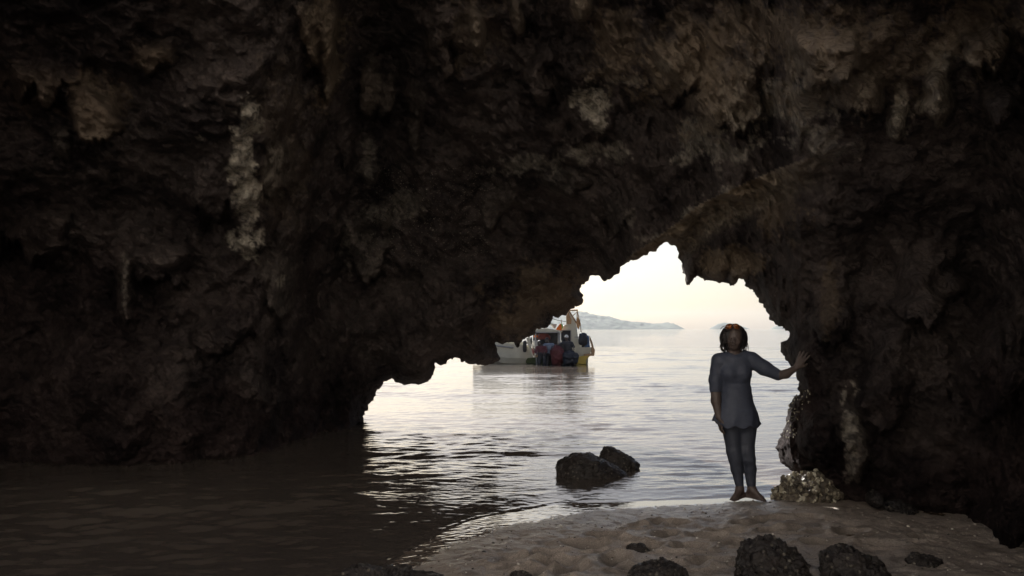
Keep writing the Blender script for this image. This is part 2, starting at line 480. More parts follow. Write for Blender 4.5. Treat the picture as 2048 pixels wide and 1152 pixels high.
def build_cave():
    def axis(segs):
        out = []
        for a, b, s in segs: out += list(np.arange(a, b, s))
        return np.array(out + [segs[-1][1]], float)
    xs = axis([(-900, -20, 24), (-20, 690, 4), (690, 1715, 3), (1715, 2070, 4), (2070, 3000, 24)])
    ys = axis([(-160, -20, 14), (-20, 470, 3.6), (470, 1010, 3), (1010, 1165, 6), (1165, 1500, 24)])
    W, H = len(xs), len(ys)
    X, Y = np.meshgrid(xs, ys); X = X.ravel(); Y = Y.ravel()
    near = (X > 420) & (X < 1900) & (Y > 180) & (Y < 1250)
    s = np.full(len(X), 1e3); seg = np.zeros(len(X), int); qx = X.copy(); qy = Y.copy()
    a, b, c, d = poly_info(X[near], Y[near]); s[near] = a; qx[near] = b; qy[near] = c; seg[near] = d
    far_d = ~near
    s[far_d] = 200
    bd = np.abs(s) < 2.2
    X = np.where(bd, qx, X); Y = np.where(bd, qy, Y)
    inside = (s < 0) & ~bd
    idx = np.arange(W * H).reshape(H, W)
    a0, a1, a2, a3 = idx[:-1, :-1].ravel(), idx[:-1, 1:].ravel(), idx[1:, 1:].ravel(), idx[1:, :-1].ravel()
    F = np.concatenate([np.stack([a0, a2, a1], -1), np.stack([a0, a3, a2], -1)])
    keep = ~inside[F].any(1)
    allb = bd[F].all(1) & keep
    ci = np.where(allb)[0]
    cx = X[F[ci]].mean(1); cy = Y[F[ci]].mean(1)
    sdc = poly_info(cx, cy)[0]
    keep[ci[sdc < 0]] = False
    area = (X[F[:, 1]] - X[F[:, 0]]) * (Y[F[:, 2]] - Y[F[:, 0]]) - (X[F[:, 2]] - X[F[:, 0]]) * (Y[F[:, 1]] - Y[F[:, 0]])
    keep &= np.abs(area) > 1e-6
    F = F[keep]
    e = np.concatenate([F[:, [0, 1]], F[:, [1, 2]], F[:, [2, 0]]])
    es = np.sort(e, 1); key = es[:, 0] * (W * H) + es[:, 1]
    u, inv, cnt = np.unique(key, return_inverse=True, return_counts=True)
    E = e[cnt[inv] == 1]
    border = np.zeros((H, W), bool); border[0] = border[-1] = True; border[:, 0] = border[:, -1] = True; border = border.ravel()
    Eo = E[border[E].all(1)]; Ei = E[~border[E].all(1)]
    sp = np.maximum(s, 0)
    # --- base depth
    gx = np.arange(-1100, 3200, 5.0); gd = np.interp(gx, D_X, D_Y); kr = np.exp(-(np.arange(-30, 31) * 5 / 55.0) ** 2); kr /= kr.sum()
    gd2 = np.convolve(np.pad(gd, 30, 'edge'), kr, 'valid'); kk_ = smooth(1380, 1500, gx) * (1 - smooth(2100, 2200, gx)); gd = gd2 * (1 - kk_) + gd * kk_
    D = np.interp(X, gx, gd)
    r = np.clip((600 - Y) / 600, 0, None)
    D = D / (1 + 0.42 * r ** 1.5)
    # rounded lips towards the opening
    D += 0.25 * np.exp(-sp / 6) + 0.12 * np.exp(-sp / 30)
    und = smooth(900, 1000, X) * (1 - smooth(1180, 1260, X)) * (Y < 760)
    D += und * 1.5 * np.exp(-sp / 95)
    und2 = (1 - smooth(880, 960, X)) * smooth(650, 740, X)
    D += und2 * 0.6 * np.exp(-sp / 60)
    # ridge of the near arch, its lit underside, and the farther mass to the right of it
    s1 = line_sd(X, Y, RIDGE1); s2 = line_sd(X, Y, RIDGE2)
    wx = smooth(1235, 1275, X) * (1 - smooth(1470, 1700, X))
    above = Y < np.interp(X, [1150] + [p[0] for p in RIDGE1] + [1800], [580] + [p[1] for p in RIDGE1] + [260])
    below2 = (Y > np.interp(X, [p[0] for p in RIDGE2] + [1800], [p[1] for p in RIDGE2] + [300])) & (X > 1345)
    a1_ = np.abs(s1); a2_ = np.abs(s2)
    t = a1_ / (a1_ + a2_ + 1e-6)
    add = np.where(above, -0.36 * np.exp(-a1_ / 140), np.where(below2, 0.22 - 0.18 * smooth(0, 70, a2_) - .25 * np.exp(-a2_ / 9), -0.36 + .33 * t))
    D += wx * add
    # right outcrop
    oc = np.exp(-(((X - 1620) / 62) ** 2 + ((Y - 870) / 80) ** 2) ** 1.5)
    D -= 0.12 * oc
    base = at(X, Y, D)
    # --- hanging lumps
    jag = perlin(np.stack([X / 9, X * 0 + .5, X * 0 + 3.3], -1), 5) * 15 + perlin(np.stack([X / 30, X * 0 + .5, Y / 200], -1), 6) * 40
    pale = np.zeros(len(X)); och = np.zeros(len(X)); crust = np.zeros(len(X))
    wv = perlin(np.stack([X / 60, Y / 60, X * 0], -1), 8)
    for cx, t0, b0, hw, hm, tilt, pl, oc_ in LUMPS:
        xx = X - cx - tilt * (t0 - Y) * -1 + wv * hw * .6
        xx2 = np.abs(xx) / (hw * (1 + .25 * perlin(np.stack([Y / 25, Y * 0 + cx, Y * 0], -1), 3)))
        bell = np.clip(1 - xx2 ** 2, 0, 1) ** 0.7
        yb = b0 + jag * np.minimum(1, hw / 40) - (1 - bell) * (b0 - t0) * .35
        rise = smooth(t0, t0 + (b0 - t0) * .75, Y) ** 1.3
        fall = 1 - smooth(yb - 3, yb + 7, Y)
        m = bell * rise * fall
        D -= hm * m * 1.15
        k = np.clip(m * 1.8, 0, 1)
        pale = np.maximum(pale, pl * k); och = np.maximum(och, oc_ * k)
    # --- fractal relief
    q = base
    lc = 1 - 0.75 * np.exp(-sp / 25)                     # keep the traced rim where it is
    body = 1 - .4 * smooth(1440, 1700, X)
    big = fbm(q * [0.45, 0.45, 0.40], 3, 21)
    drape = ridged(q * [2.3, 2.3, .55], 3, 31)
    mid = ridged(q * 1.15, 4, 41)
    fine = fbm(q * 6.5, 4, 51)
    pit, prn = cellular(q * [3.4, 3.4, 2.8] + fbm(q * 2, 2, 77)[:, None] * .7, 61)
    up = smooth(700, 250, Y) if False else 1 - smooth(250, 650, Y)
    disp = lc * body * (0.75 * big + 0.20 * mid + 0.09 * up * drape + 0.22 * (0.5 - pit)) + (0.35 + .65 * lc) * (0.075 * fine + .05 * (.5 - cellular(q * 11, 67)[0]))
    cz = smooth(700, 760, X) * (1 - smooth(960, 1010, X)) * smooth(310, 350, Y) * (1 - smooth(490, 560, Y))
    cz = np.maximum(cz, und * np.exp(-sp / 90) * .7)
    cz = np.maximum(cz, smooth(1545, 1560, X) * (1 - smooth(1600, 1640, X)) * smooth(770, 790, Y) * np.exp(-sp / 9) * .15)
    crust = cz
    c1, _ = cellular(q * 16, 71)
    c2, _ = cellular(q * 9, 72)
    disp += cz * 0.05 * (0.6 - c1)
    ocz = smooth(1535, 1550, X) * (1 - smooth(1620, 1680, X)) * smooth(700, 780, Y) * np.exp(-sp / 40)
    bz = wx * (~above) * (1 - smooth(45, 70, a1_))
    disp += bz * (.10 * ridged(q * [5, 5, 9], 3, 83) - .05 + .06 * (.5 - c2))
    disp += ocz * (.10 * (.5 - c2) + .07 * (.55 - c1) + .05 * fbm(q * 14, 2, 73))
    D -= disp
    # --- mineral patches (positions of the pale and ochre films on the rock)
    nn = fbm(np.stack([X / 45, Y / 60, X * 0], -1), 4, 91, .65)
    nf = fbm(np.stack([X / 9, Y / 9, X * 0], -1), 3, 95, .6)

    def patch(cx, cy, rx, ry, edge=.9):
        d = ((X - cx) / rx) ** 2 + ((Y - cy) / ry) ** 2
        return smooth(0.15, -0.35, d ** .5 - 1 + nn * edge + nf * .35) if False else np.clip((1 - d ** .5 - nn * edge - nf * .4) * 3, 0, 1)
    for cx, cy, rx, ry, v in [(488, 300, 30, 95, 1.0), (492, 400, 26, 80, .9), (484, 480, 36, 32, .95), (545, 350, 22, 50, .3), (400, 280, 10, 8, .8),
                              (1185, 205, 40, 34, 1.0), (1195, 255, 20, 34, .9), (1190, 300, 60, 22, .5), (1330, 130, 20, 14, .5), (1260, 160, 70, 12, .45),
                              (1470, 230, 60, 70, .55), (1440, 300, 60, 36, .45), (1390, 255, 24, 50, .45), (1590, 190, 120, 80, .4), (1800, 225, 18, 60, .8),
                              (1870, 190, 40, 40, .5), (1900, 130, 60, 40, .4), (1360, 320, 30, 14, .5), (1440, 340, 14, 14, .5), (1330, 480, 50, 14, .35), (1400, 425, 40, 14, .4), (1500, 385, 70, 12, .35), (1290, 505, 30, 8, .4), (1470, 545, 40, 14, .3), (1660, 300, 60, 40, .3),
                              (1700, 860, 16, 90, .6), (1690, 790, 10, 30, .5), (1600, 800, 14, 22, .6), (250, 580, 6, 60, .4), (790, 420, 60, 40, .25),
                              (560, 560, 12, 12, .6), (735, 330, 22, 60, .3), (1060, 330, 60, 26, .3), (700, 480, 20, 60, .2), (1260, 430, 14, 16, .25)]:
        pale = np.maximum(pale, min(1, v * 1.15) * patch(cx, cy, rx, ry))
    for cx, cy, rx, ry, v in [(190, 200, 70, 60, .55), (650, 90, 40, 110, .7), (1240, 90, 70, 100, .45), (1370, 130, 130, 70, .6), (1500, 60, 200, 60, .45),
                              (1700, 120, 240, 110, .4), (1950, 60, 110, 90, .55), (1450, 190, 100, 80, .5), (560, 300, 60, 180, .2), (60, 170, 80, 50, .3),
                              (1100, 590, 110, 60, .5), (1030, 650, 60, 30, .5),  (1470, 530, 70, 34, .7), (1560, 420, 60, 60, .4),
                               (1660, 600, 20, 90, .3), (950, 60, 60, 90, .3), (300, 110, 50, 30, .5)]:
        och = np.maximum(och, min(1, v * (1.1 if cx > 1180 else 1)) * patch(cx, cy, rx, ry, .6))
    band = wx * (~above) * smooth(1240, 1262, X) * np.clip(1.15 - .5 * smooth(0, 45, a1_) + nf * .6, 0, 1) * (1 - smooth(40, 75, a1_))
    och = np.maximum(och, band)
    pale = np.maximum(pale, band * (.6 + .4 * smooth(-.25, .3, nn + nf)))
    V = at(X, Y, D)
    tide_shade = np.maximum(1 - smooth(.3, 1.3, V[:, 2] + .8 * fbm(V * .8, 3, 120)), .9 * smooth(-3.0, -6.0, V[:, 0] + 1.6 * fbm(V * .6, 3, 121)))  # tide-dark rock low down; the left side's shade is put into the colour
    tide_shade = np.clip(np.maximum(tide_shade * (1 - pale), .95 * smooth(.02, .3, ocz)), 0, 1)  # sunlit outcrop edge darkened in colour, as painted shade
    pale *= 1 - .9 * smooth(.02, .3, ocz)
    global SHELL_IDX
    SHELL_IDX = np.where((ocz > .05) & (Y < 880) & (Y > 780) & (s >= 0) & (s < 26) & (nf > -.05))[0]
    nv = len(V)
    verts = [V]; faces = [F]
    at_p = [pale]; at_o = [och]; at_c = [crust]; at_t = [tide_shade]
    # --- thickness: the walls of the opening run back behind the rim, then turn into the outer cliff
    tang = PB - PA; Ls = np.hypot(tang[:, 0], tang[:, 1]) + 1e-9
    nrm = np.stack([tang[:, 1], -tang[:, 0]], -1) / Ls[:, None]   # outward or inward
    mids = (PA + PB) / 2
    if poly_info(mids[40:41, 0] + nrm[40, 0] * 3, mids[40:41, 1] + nrm[40, 1] * 3)[0][0] < 0: nrm = -nrm
    dist = np.sqrt(((mids[:, None] - mids[None]) ** 2).sum(-1))
    wts = np.exp(-(dist / 55) ** 2) * Ls[None]
    nrm = wts @ nrm; nrm /= np.linalg.norm(nrm, axis=1)[:, None] + 1e-9
    bi = np.unique(Ei); remap = -np.ones(nv, int); remap[bi] = np.arange(len(bi))
    nn_ = nrm[seg[bi]]
    out3 = np.stack([nn_[:, 0], np.zeros(len(bi)), -nn_[:, 1]], -1)
    prev = bi; off = nv
    cx0, cz0 = 0.9, 0.9
    for k, (tt, oo) in enumerate([(.06, .0), (.15, .005), (.3, .03), (.55, .10), (.9, .29), (1.3, .62), (1.8, 1.3), (2.2, 2.6)]):
        P = at(X[bi], Y[bi], D[bi] + tt) + out3 * oo
        nz = fbm(P * 2.2, 4, 101)
        P = P + out3 * (np.abs(nz) * min(.35, tt * .35))[:, None]
        verts.append(P)
        cur = off + np.arange(len(bi)); off += len(bi)
        A = (bi if k == 0 else prev); 
        a_, b_ = Ei[:, 0], Ei[:, 1]
        pa = a_ if k == 0 else prev[remap[a_]]; pb = b_ if k == 0 else prev[remap[b_]]
        ca, cb = cur[remap[a_]], cur[remap[b_]]
        faces.append(np.stack([pb, pa, ca], -1)); faces.append(np.stack([pb, ca, cb], -1))
        at_p.append(pale[bi] * .5); at_o.append(np.maximum(och[bi], .1)); at_c.append(np.zeros(len(bi))); at_t.append(np.maximum(tide_shade[bi], .2 + .7 * (X[bi] > 1530)))  # rim on the outcrop side carries the same painted shade
        prev = cur
    Pl = verts[-1]
    ang = np.arctan2(Pl[:, 2] - cz0, Pl[:, 0] - cx0)
    for k, (rad, yy) in enumerate([(5.2, 13.2), (6.8, 12.2), (7.2, 9.6), (7.0, 8.0), (6.6, 6.6)]):
        r0 = rad * (1 + .1 * np.sin(ang * 7 + k))
        P = np.stack([cx0 + np.cos(ang) * r0 * (1.6 if rad > 6 else 1.2), np.full(len(bi), yy) - .1 * np.abs(np.cos(ang)) * rad * (yy > 9), cz0 + np.sin(ang) * r0], -1)
        P += (fbm(P * .4, 3, 7) * 1.5)[:, None]
        verts.append(P); cur = off + np.arange(len(bi)); off += len(bi)
        a_, b_ = Ei[:, 0], Ei[:, 1]
        pa, pb, ca, cb = prev[remap[a_]], prev[remap[b_]], cur[remap[a_]], cur[remap[b_]]
        faces.append(np.stack([pb, pa, ca], -1)); faces.append(np.stack([pb, ca, cb], -1))
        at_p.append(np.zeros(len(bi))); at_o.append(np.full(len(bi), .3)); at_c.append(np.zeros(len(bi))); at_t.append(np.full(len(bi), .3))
        prev = cur
    # --- rest of the chamber past the camera; roof cut short for fill light
    bo = np.unique(Eo); remo = -np.ones(nv, int); remo[bo] = np.arange(len(bo))
    B0 = V[bo]; prev = bo
    for k, yy in enumerate(BACK_Y):
        kk = BACK_S[k]
        P = B0.copy()
        tY = (k + 1) / len(BACK_Y)
        yt = 5.6 - 6.5 * (1 - smooth(2.0, 4.6, B0[:, 2]))
        P[:, 1] = B0[:, 1] + (yt - B0[:, 1]) * tY
        cxx, czz = BACK_C
        P[:, 0] = cxx + (P[:, 0] - cxx) * kk; P[:, 2] = czz + (P[:, 2] - czz) * kk
        P += np.stack([fbm(P * .5, 3, 201), fbm(P * .5, 3, 202) * .5, fbm(P * .5, 3, 203)], -1) * .5
        verts.append(P); cur = off + np.arange(len(bo)); off += len(bo)
        a_, b_ = Eo[:, 0], Eo[:, 1]
        pa = a_ if k == 0 else prev[remo[a_]]; pb = b_ if k == 0 else prev[remo[b_]]
        ca, cb = cur[remo[a_]], cur[remo[b_]]
        faces.append(np.stack([pb, pa, ca], -1)); faces.append(np.stack([pb, ca, cb], -1))
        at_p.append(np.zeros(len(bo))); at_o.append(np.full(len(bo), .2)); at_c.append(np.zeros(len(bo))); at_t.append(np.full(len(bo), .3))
        prev = cur
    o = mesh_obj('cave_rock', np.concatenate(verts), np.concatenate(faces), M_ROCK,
                 attrs={'pale': np.concatenate(at_p), 'ochre': np.concatenate(at_o), 'crust': np.concatenate(at_c), 'tide_shade': np.concatenate(at_t)})
    tag(o, 'dark limestone sea cave wall and roof around the bright opening', kind='structure')
    return o


BACK_Y = [2.6, 2.0, 1.2, .4, -0.5]
BACK_S = [1.0, 1.08, 1.2, 1.35, 1.5]
BACK_C = (0.0, 2.0)
cave = build_cave()


def build_fill_cliff():  # unseen wall, added to bounce sunlight into the cave as fill
    n, m = 150, 90
    u = np.linspace(-1, 1, n); v = np.linspace(-.05, 1, m)
    U, Vv = np.meshgrid(u, v); U = U.ravel(); Vv = Vv.ravel()
    P = np.stack([U * 24, -9.5 + 6.5 * U ** 2 - 2.0 * Vv, Vv * 27 * (1 - .3 * U ** 2)], -1)
    P[:, 1] += fbm(P * .35, 4, 501) * 1.6 + ridged(P * [1.2, 1.2, .4], 3, 502) * .25
    top = P.copy(); top[:, 1] -= 6
    idx = np.arange(n * m).reshape(m, n)
    F = np.stack([idx[:-1, :-1].ravel(), idx[:-1, 1:].ravel(), idx[1:, 1:].ravel(), idx[1:, :-1].ravel()], -1)
    e = np.concatenate([idx[0], idx[1:, -1], idx[-1, -2::-1], idx[-2:0:-1, 0]]); e2 = np.roll(e, -1)
    S = np.stack([e, e2, e2 + n * m, e + n * m], -1)
    o = mesh_obj('fill_cliff', np.concatenate([P, top]), np.concatenate([F, F[:, ::-1] + n * m, S]), M_PALE, attrs={'pale': np.zeros(2 * n * m), 'ochre': np.zeros(2 * n * m), 'crust': np.zeros(2 * n * m)})
    tag(o, 'unseen pale reflector wall added behind the camera to fill the cave with light', kind='structure')


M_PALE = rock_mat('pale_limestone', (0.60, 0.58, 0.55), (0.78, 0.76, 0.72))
build_fill_cliff()

# ------------------------------------------------------------------ beach
SHORE_PX = [(300, 1500), (480, 1290), (640, 1200), (760, 1165), (822, 1142), (868, 1112), (930, 1086), (1000, 1062), (1100, 1045), (1180, 1028), (1300, 1019), (1420, 1012), (1520, 1004), (1600, 1000), (1700, 1001)]
SHORE = [ground(*p)[:2] for p in SHORE_PX]
SHORE = [np.array([-14., -16.]), np.array([-9., -6.]), np.array([-4.2, 1.5])] + SHORE + [np.array([5.0, 7.6]), np.array([14., 9.])]
_tst = line_sd(np.array([2.0]), np.array([5.0]), SHORE)[0]
SS = 1 if _tst > 0 else -1
# width of the mirror-wet strip along the water, by x
WET_X = [-3, -1.2, -.7, -.2, .4, 1.0, 2.0, 2.7, 4]
WET_W = [.10, .12, .22, .45, .45, .35, .25, .15, .1]


def shore_sd(x, y):
    return SS * line_sd(x, y, SHORE)


FOOT = []
for (px, py, an) in [(1120, 1115, .2), (1090, 1100, .3), (1175, 1082, .1), (1165, 1078, 2.9), (1230, 1108, .3), (1210, 1060, .2), (1235, 1070, 2.8), (1330, 1060, .2), (1380, 1085, .3), (1420, 1062, .1),
                     (1285, 1040, .3), (1335, 1032, 0), (1450, 1050, .3), (1500, 1035, .2), (1560, 1050, .1), (1610, 1045, 2.9), (1420, 1110, .3), (1650, 1075, .2), (1700, 1050, .1), (1760, 1075, 3.0),
                     (1250, 1125, .3), (1140, 1130, .2), (1360, 1120, .1), (1700, 1110, .2), (1850, 1060, .2), (1540, 1028, .1), (1470, 1075, .2), (1290, 1085, .3), (1030, 1110, .2), (1060, 1135, .4), (1600, 1020, 0)]:
    g = ground(px, py, 0.09); FOOT.append((g[0], g[1], an + rng.normal() * .3))


def sand_height(x, y):
    d = shore_sd(x, y)
    wet = np.interp(x, WET_X, WET_W)
    h = np.where(d < 0, 0.075 * (d + wet), 0.075 * wet + 0.035 * d / (1 + .5 * np.maximum(d, 0)))
    h = np.maximum(h, -1.6)
    dry = smooth(-0.02, 0.35, d)
    p = np.stack([x, y, x * 0], -1)
    h = h + dry * (fbm(p * 1.3, 3, 301) * .03 + fbm(p * 5.5, 4, 302) * .017) + smooth(-.05, .06, d) * fbm(p * 22, 3, 303) * .004
    h = h + (1 - smooth(-.03, .05, d)) * smooth(-.9, -.3, d) * .0022 * fbm(p * [10, 26, 1], 3, 305) * smooth(1.6, .2, x)
    global FOOTD
    FOOTD = np.zeros(len(x))
    for fx, fy, an in FOOT:
        m = (np.abs(x - fx) < .3) & (np.abs(y - fy) < .3)
        u = (x[m] - fx) * math.cos(an) + (y[m] - fy) * math.sin(an); v = -(x[m] - fx) * math.sin(an) + (y[m] - fy) * math.cos(an)
        e = (u / .135) ** 2 + (v / .07) ** 2
        FOOTD[m] = np.maximum(FOOTD[m], dry[m] * np.exp(-e ** 1.5))
        h[m] += dry[m] * (-.060 * np.exp(-e ** 1.6) + .016 * np.exp(-(np.sqrt(e) - 1.45) ** 2 / .12) + .01 * np.exp(-((u - .05) / .03) ** 2 - (v / .04) ** 2))
    return h, d, wet


def build_sand():
    def polar(r, th):
        Rr, T = np.meshgrid(r, th, indexing='ij')
        return (Rr * np.sin(T)).ravel(), (Rr * np.cos(T)).ravel(), len(r), len(th)
    r = np.concatenate([np.linspace(.3, 3.9, 60)[:-1], np.exp(np.linspace(math.log(3.9), math.log(8.5), 420))[:-1], np.exp(np.linspace(math.log(8.5), math.log(30), 50))])
    th = np.concatenate([np.linspace(-math.pi, -R(25), 60)[:-1], np.linspace(-R(25), R(45), 620)[:-1], np.linspace(R(45), math.pi, 50)])
    x, y, a, b = polar(r, th)
    h, d, wet = sand_height(x, y)
    idx = np.arange(a * b).reshape(a, b)
    F = np.stack([idx[:-1, :-1].ravel(), idx[:-1, 1:].ravel(), idx[1:, 1:].ravel(), idx[1:, :-1].ravel()], -1)
    p = np.stack([x, y, x * 0], -1)
    wf = 1 - smooth(-.01, .07, d + fbm(p * 7, 3, 311) * .09)
    damp = (1 - smooth(0.05, 0.9, d + .15 * fbm(p * 3, 2, 314))) * .30
    o = mesh_obj('sand_beach', np.stack([x, y, h], -1), F[:, ::-1], M_SAND, attrs={'wet': np.maximum(wf, damp), 'print': np.maximum(FOOTD, smooth(.12, .42, -fbm(p * [4.5, 9.0, 1], 3, 321)) * .55 * smooth(.05, .4, d))})
    tag(o, 'trodden brown sand beach on the cave floor, wet along the water', kind='structure')


build_sand()


# ------------------------------------------------------------------ sea
def build_sea():
    r1 = np.exp(np.linspace(math.log(2.5), math.log(70), 950))
    r2 = np.exp(np.linspace(math.log(70), math.log(6500), 160))[1:]
    r = np.concatenate([r1, r2])
    th = np.concatenate([np.linspace(-R(115), -R(40), 50)[:-1], np.linspace(-R(40), R(32), 640)[:-1], np.linspace(R(32), R(100), 30)])
    Rr, T = np.meshgrid(r, th, indexing='ij')
    x = (Rr * np.sin(T)).ravel(); y = (Rr * np.cos(T)).ravel()
    rad = Rr.ravel()
    dr = rad * (math.log(70 / 2.5) / 950)
    z = np.zeros(len(x))
    g = np.random.default_rng(5)
    calmxy = 0.55 + 0.9 * fbm(np.stack([x * .35, y * .22, x * 0], -1), 3, 401)
    calmxy = np.clip(calmxy, .15, 1.5)
    d = shore_sd(x, y)
    edge = smooth(0.0, 1.3, -d)
    for i in range(64):
        lam = 0.09 * (1.075 ** i) * g.uniform(.9, 1.1)
        if lam > 7: break
        k = 2 * math.pi / lam
        phi = math.pi / 2 + g.normal() * (0.42 if lam < 1 else .3) + .12
        sl = 0.024 * (1.45 if .10 < lam < .5 else .48) * (.55 if lam > 2 else 1)
        att = np.exp(-(2.3 * dr / lam) ** 2 * 1.5)
        ph = k * (x * math.cos(phi) + y * math.sin(phi)) + g.uniform(0, 6.28) + 1.6 * np.sin(x * .9 / max(lam, .3) * .3 + y * .31 + i)
        s_ = np.sin(ph)
        z += sl / k * att * (s_ + .25 * np.cos(2 * ph))
    z *= (0.12 + .88 * edge) * (calmxy) * np.where(rad > 70, 0, 1)
    # small swash lip where the last wavelet runs up the sand
    wet = np.interp(x, WET_X, WET_W)
    dd = -(d + wet)
    p = np.stack([x, y, x * 0], -1)
    wob = fbm(p * 2.5, 3, 410) * .10
    z += .0035 * np.exp(-((dd - .06 + wob) / .035) ** 2) + .004 * np.exp(-((dd - .5 + wob * 2) / .1) ** 2) + .0022 * fbm(p * [9, 22, 1], 3, 415)
    sh = np.exp(-np.maximum(dd, 0) / 1.1) * smooth(.5, 2.2, x)
    far = smooth(25, 90, rad) * .9
    calm = 1 - edge
    a, b = len(r), len(th)
    idx = np.arange(a * b).reshape(a, b)
    F = np.stack([idx[:-1, :-1].ravel(), idx[:-1, 1:].ravel(), idx[1:, 1:].ravel(), idx[1:, :-1].ravel()], -1)
    o = mesh_obj('sea', np.stack([x, y, z], -1), F[:, ::-1], M_WATER, attrs={'shallow': sh, 'far': far, 'calm': calm})
    tag(o, 'calm murky rippled sea reaching from the cave floor to the horizon', kind='structure')


build_sea()

# ------------------------------------------------------------------ far islands
def island(label, prof, Y, depth, seed, col):
    """prof: (px, height px above the horizon at y=659)"""
    px = np.array([p[0] for p in prof], float); hp = np.array([p[1] for p in prof], float)
    n, m = 260, 60
    u = np.linspace(px[0], px[-1], n)
    H = np.interp(u, px, hp) * Y / FPX
    X = (u - 1024) / FPX * Y
    v = np.linspace(-1, 1, m)
    XX, VV = np.meshgrid(X, v); HH = np.tile(H, (m, 1))
    prof_ = np.clip(1 - np.abs(VV) ** 1.7, 0, 1)
    P = np.stack([XX.ravel(), (Y + VV * depth * (0.3 + .7 * HH / H.max())).ravel(), XX.ravel() * 0], -1)
    nz = fbm(P / 160, 4, seed) * 0.22 + fbm(P / 22, 3, seed + 3) * .06
    Z = HH.ravel() * prof_.ravel() * (1 + nz) + (H.max() * .04) * fbm(P / 30, 3, seed + 9) * (prof_.ravel() > .02) - 1.0
    P[:, 2] = Z
    idx = np.arange(n * m).reshape(m, n)
    F = np.stack([idx[:-1, :-1].ravel(), idx[:-1, 1:].ravel(), idx[1:, 1:].ravel(), idx[1:, :-1].ravel()], -1)
    o = mesh_obj('island', P, F, col)
    tag(o, label, kind='structure')


M_ISL = simple_mat('forested_island', (0.055, 0.075, 0.04), 0.9, .5, .02, 4.0)
island('long forested headland on the horizon sloping down to the right', [(780, 6), (900, 26), (1000, 38), (1080, 40), (1150, 34), (1175, 31), (1200, 27), (1230, 21), (1260, 15.5), (1285, 13), (1310, 11), (1325, 12), (1338, 14), (1350, 9), (1360, 0)], 4200, 500, 3, M_ISL)
island('small rounded island on the horizon behind the person', [(1419, 0), (1425, 5), (1436, 10), (1448, 12.5), (1462, 11.5), (1478, 8), (1492, 3), (1500, 0)], 4600, 120, 13, M_ISL)
island('low island on the horizon beside the right rock wall', [(1542, 0), (1550, 5), (1560, 8), (1575, 8), (1595, 6), (1620, 0)], 5000, 120, 23, M_ISL)

# ------------------------------------------------------------------ boulders
def icosphere(sub):
    import bmesh
    bm = bmesh.new(); bmesh.ops.create_icosphere(bm, subdivisions=sub, radius=1)
    V = np.array([v.co[:] for v in bm.verts]); F = np.array([[v.index for v in f.verts] for f in bm.faces]); bm.free()
    return V, F


ICO = {k: icosphere(k) for k in (4, 5, 6)}


def boulder(label, outline, Y, thick, mat, seed, rough=.10, sub=6, crust=0, group=None, name='rock', shell=0):
    """outline: traced silhouette in photo pixels, given real size at forward distance Y and its own thickness"""
    o3 = at(np.array([p[0] for p in outline]), np.array([p[1] for p in outline]), Y)
    c = np.array([o3[:, 0].mean(), Y, (o3[:, 2].min() * .65 + o3[:, 2].max() * .35)])
    an = np.arctan2(o3[:, 2] - c[2], o3[:, 0] - c[0]); rr = np.hypot(o3[:, 0] - c[0], o3[:, 2] - c[2])
    k = np.argsort(an); an = an[k]; rr = rr[k]
    an = np.concatenate([an - 2 * math.pi, an, an + 2 * math.pi]); rr = np.tile(rr, 3)
    V, F = ICO[sub]
    th = np.arctan2(V[:, 2], V[:, 0])
    r = np.interp(th, an, rr)
    flat = np.sqrt(np.clip(1 - V[:, 1] ** 2, 0, 1))
    rm = rr.mean(); r = r * flat + rm * (1 - flat)
    P = np.stack([V[:, 0] * r, V[:, 1] * thick, V[:, 2] * r], -1)
    sz = rm
    nd = ridged(P / sz * 1.6 + seed, 5, seed) - .6
    n2 = fbm(P / sz * 6 + seed, 4, seed + 5)
    ce, rn = cellular(P / sz * 3.4 + seed, seed + 2)
    dsp = rough * sz * (.55 * nd + .9 * n2 + 1.0 * (.5 - ce))
    cr = np.zeros(len(P))
    if shell:
        c1, r1 = cellular(P / shell, seed + 40); c2, r2 = cellular(P / (shell * .5), seed + 41)
        dsp += shell * (.75 * (0.7 - c1) + .35 * (.6 - c2)); cr += .6
    P = P + V * (dsp - dsp.mean() - .3 * dsp.std())[:, None]
    wld = P + c
    o = mesh_obj(name, wld - c, F, mat, attrs={'pale': cr * 0, 'ochre': cr * 0, 'crust': np.full(len(P), crust) + cr})
    o.location = c
    tag(o, label, 'rock', group)
    return o


boulder('large flat dark boulder standing in the shallow water', [(1113, 940), (1115, 922), (1124, 917), (1138, 911), (1155, 907), (1172, 906), (1186, 910), (1200, 917), (1218, 925), (1236, 935), (1252, 946), (1253, 962), (1200, 975), (1150, 975), (1116, 965)], 8.42, .28, M_STONE, 3, .05, shell=.015)
boulder('smaller pointed boulder behind the large flat one in the water', [(1199, 930), (1201, 905), (1209, 894), (1221, 893), (1236, 900), (1252, 909), (1268, 919), (1280, 930), (1277, 942), (1250, 950), (1210, 950)], 8.85, .18, M_STONE, 9, .05, shell=.015)
boulder('sunlit oyster-crusted rock at the foot of the right wall', [(1552, 992), (1558, 978), (1572, 962), (1586, 955), (1602, 951), (1618, 946), (1634, 943), (1650, 944), (1660, 952), (1668, 968), (1674, 985), (1678, 1003), (1640, 1020), (1580, 1015)], 7.25, .26, M_BARN, 21, .14, shell=.062)


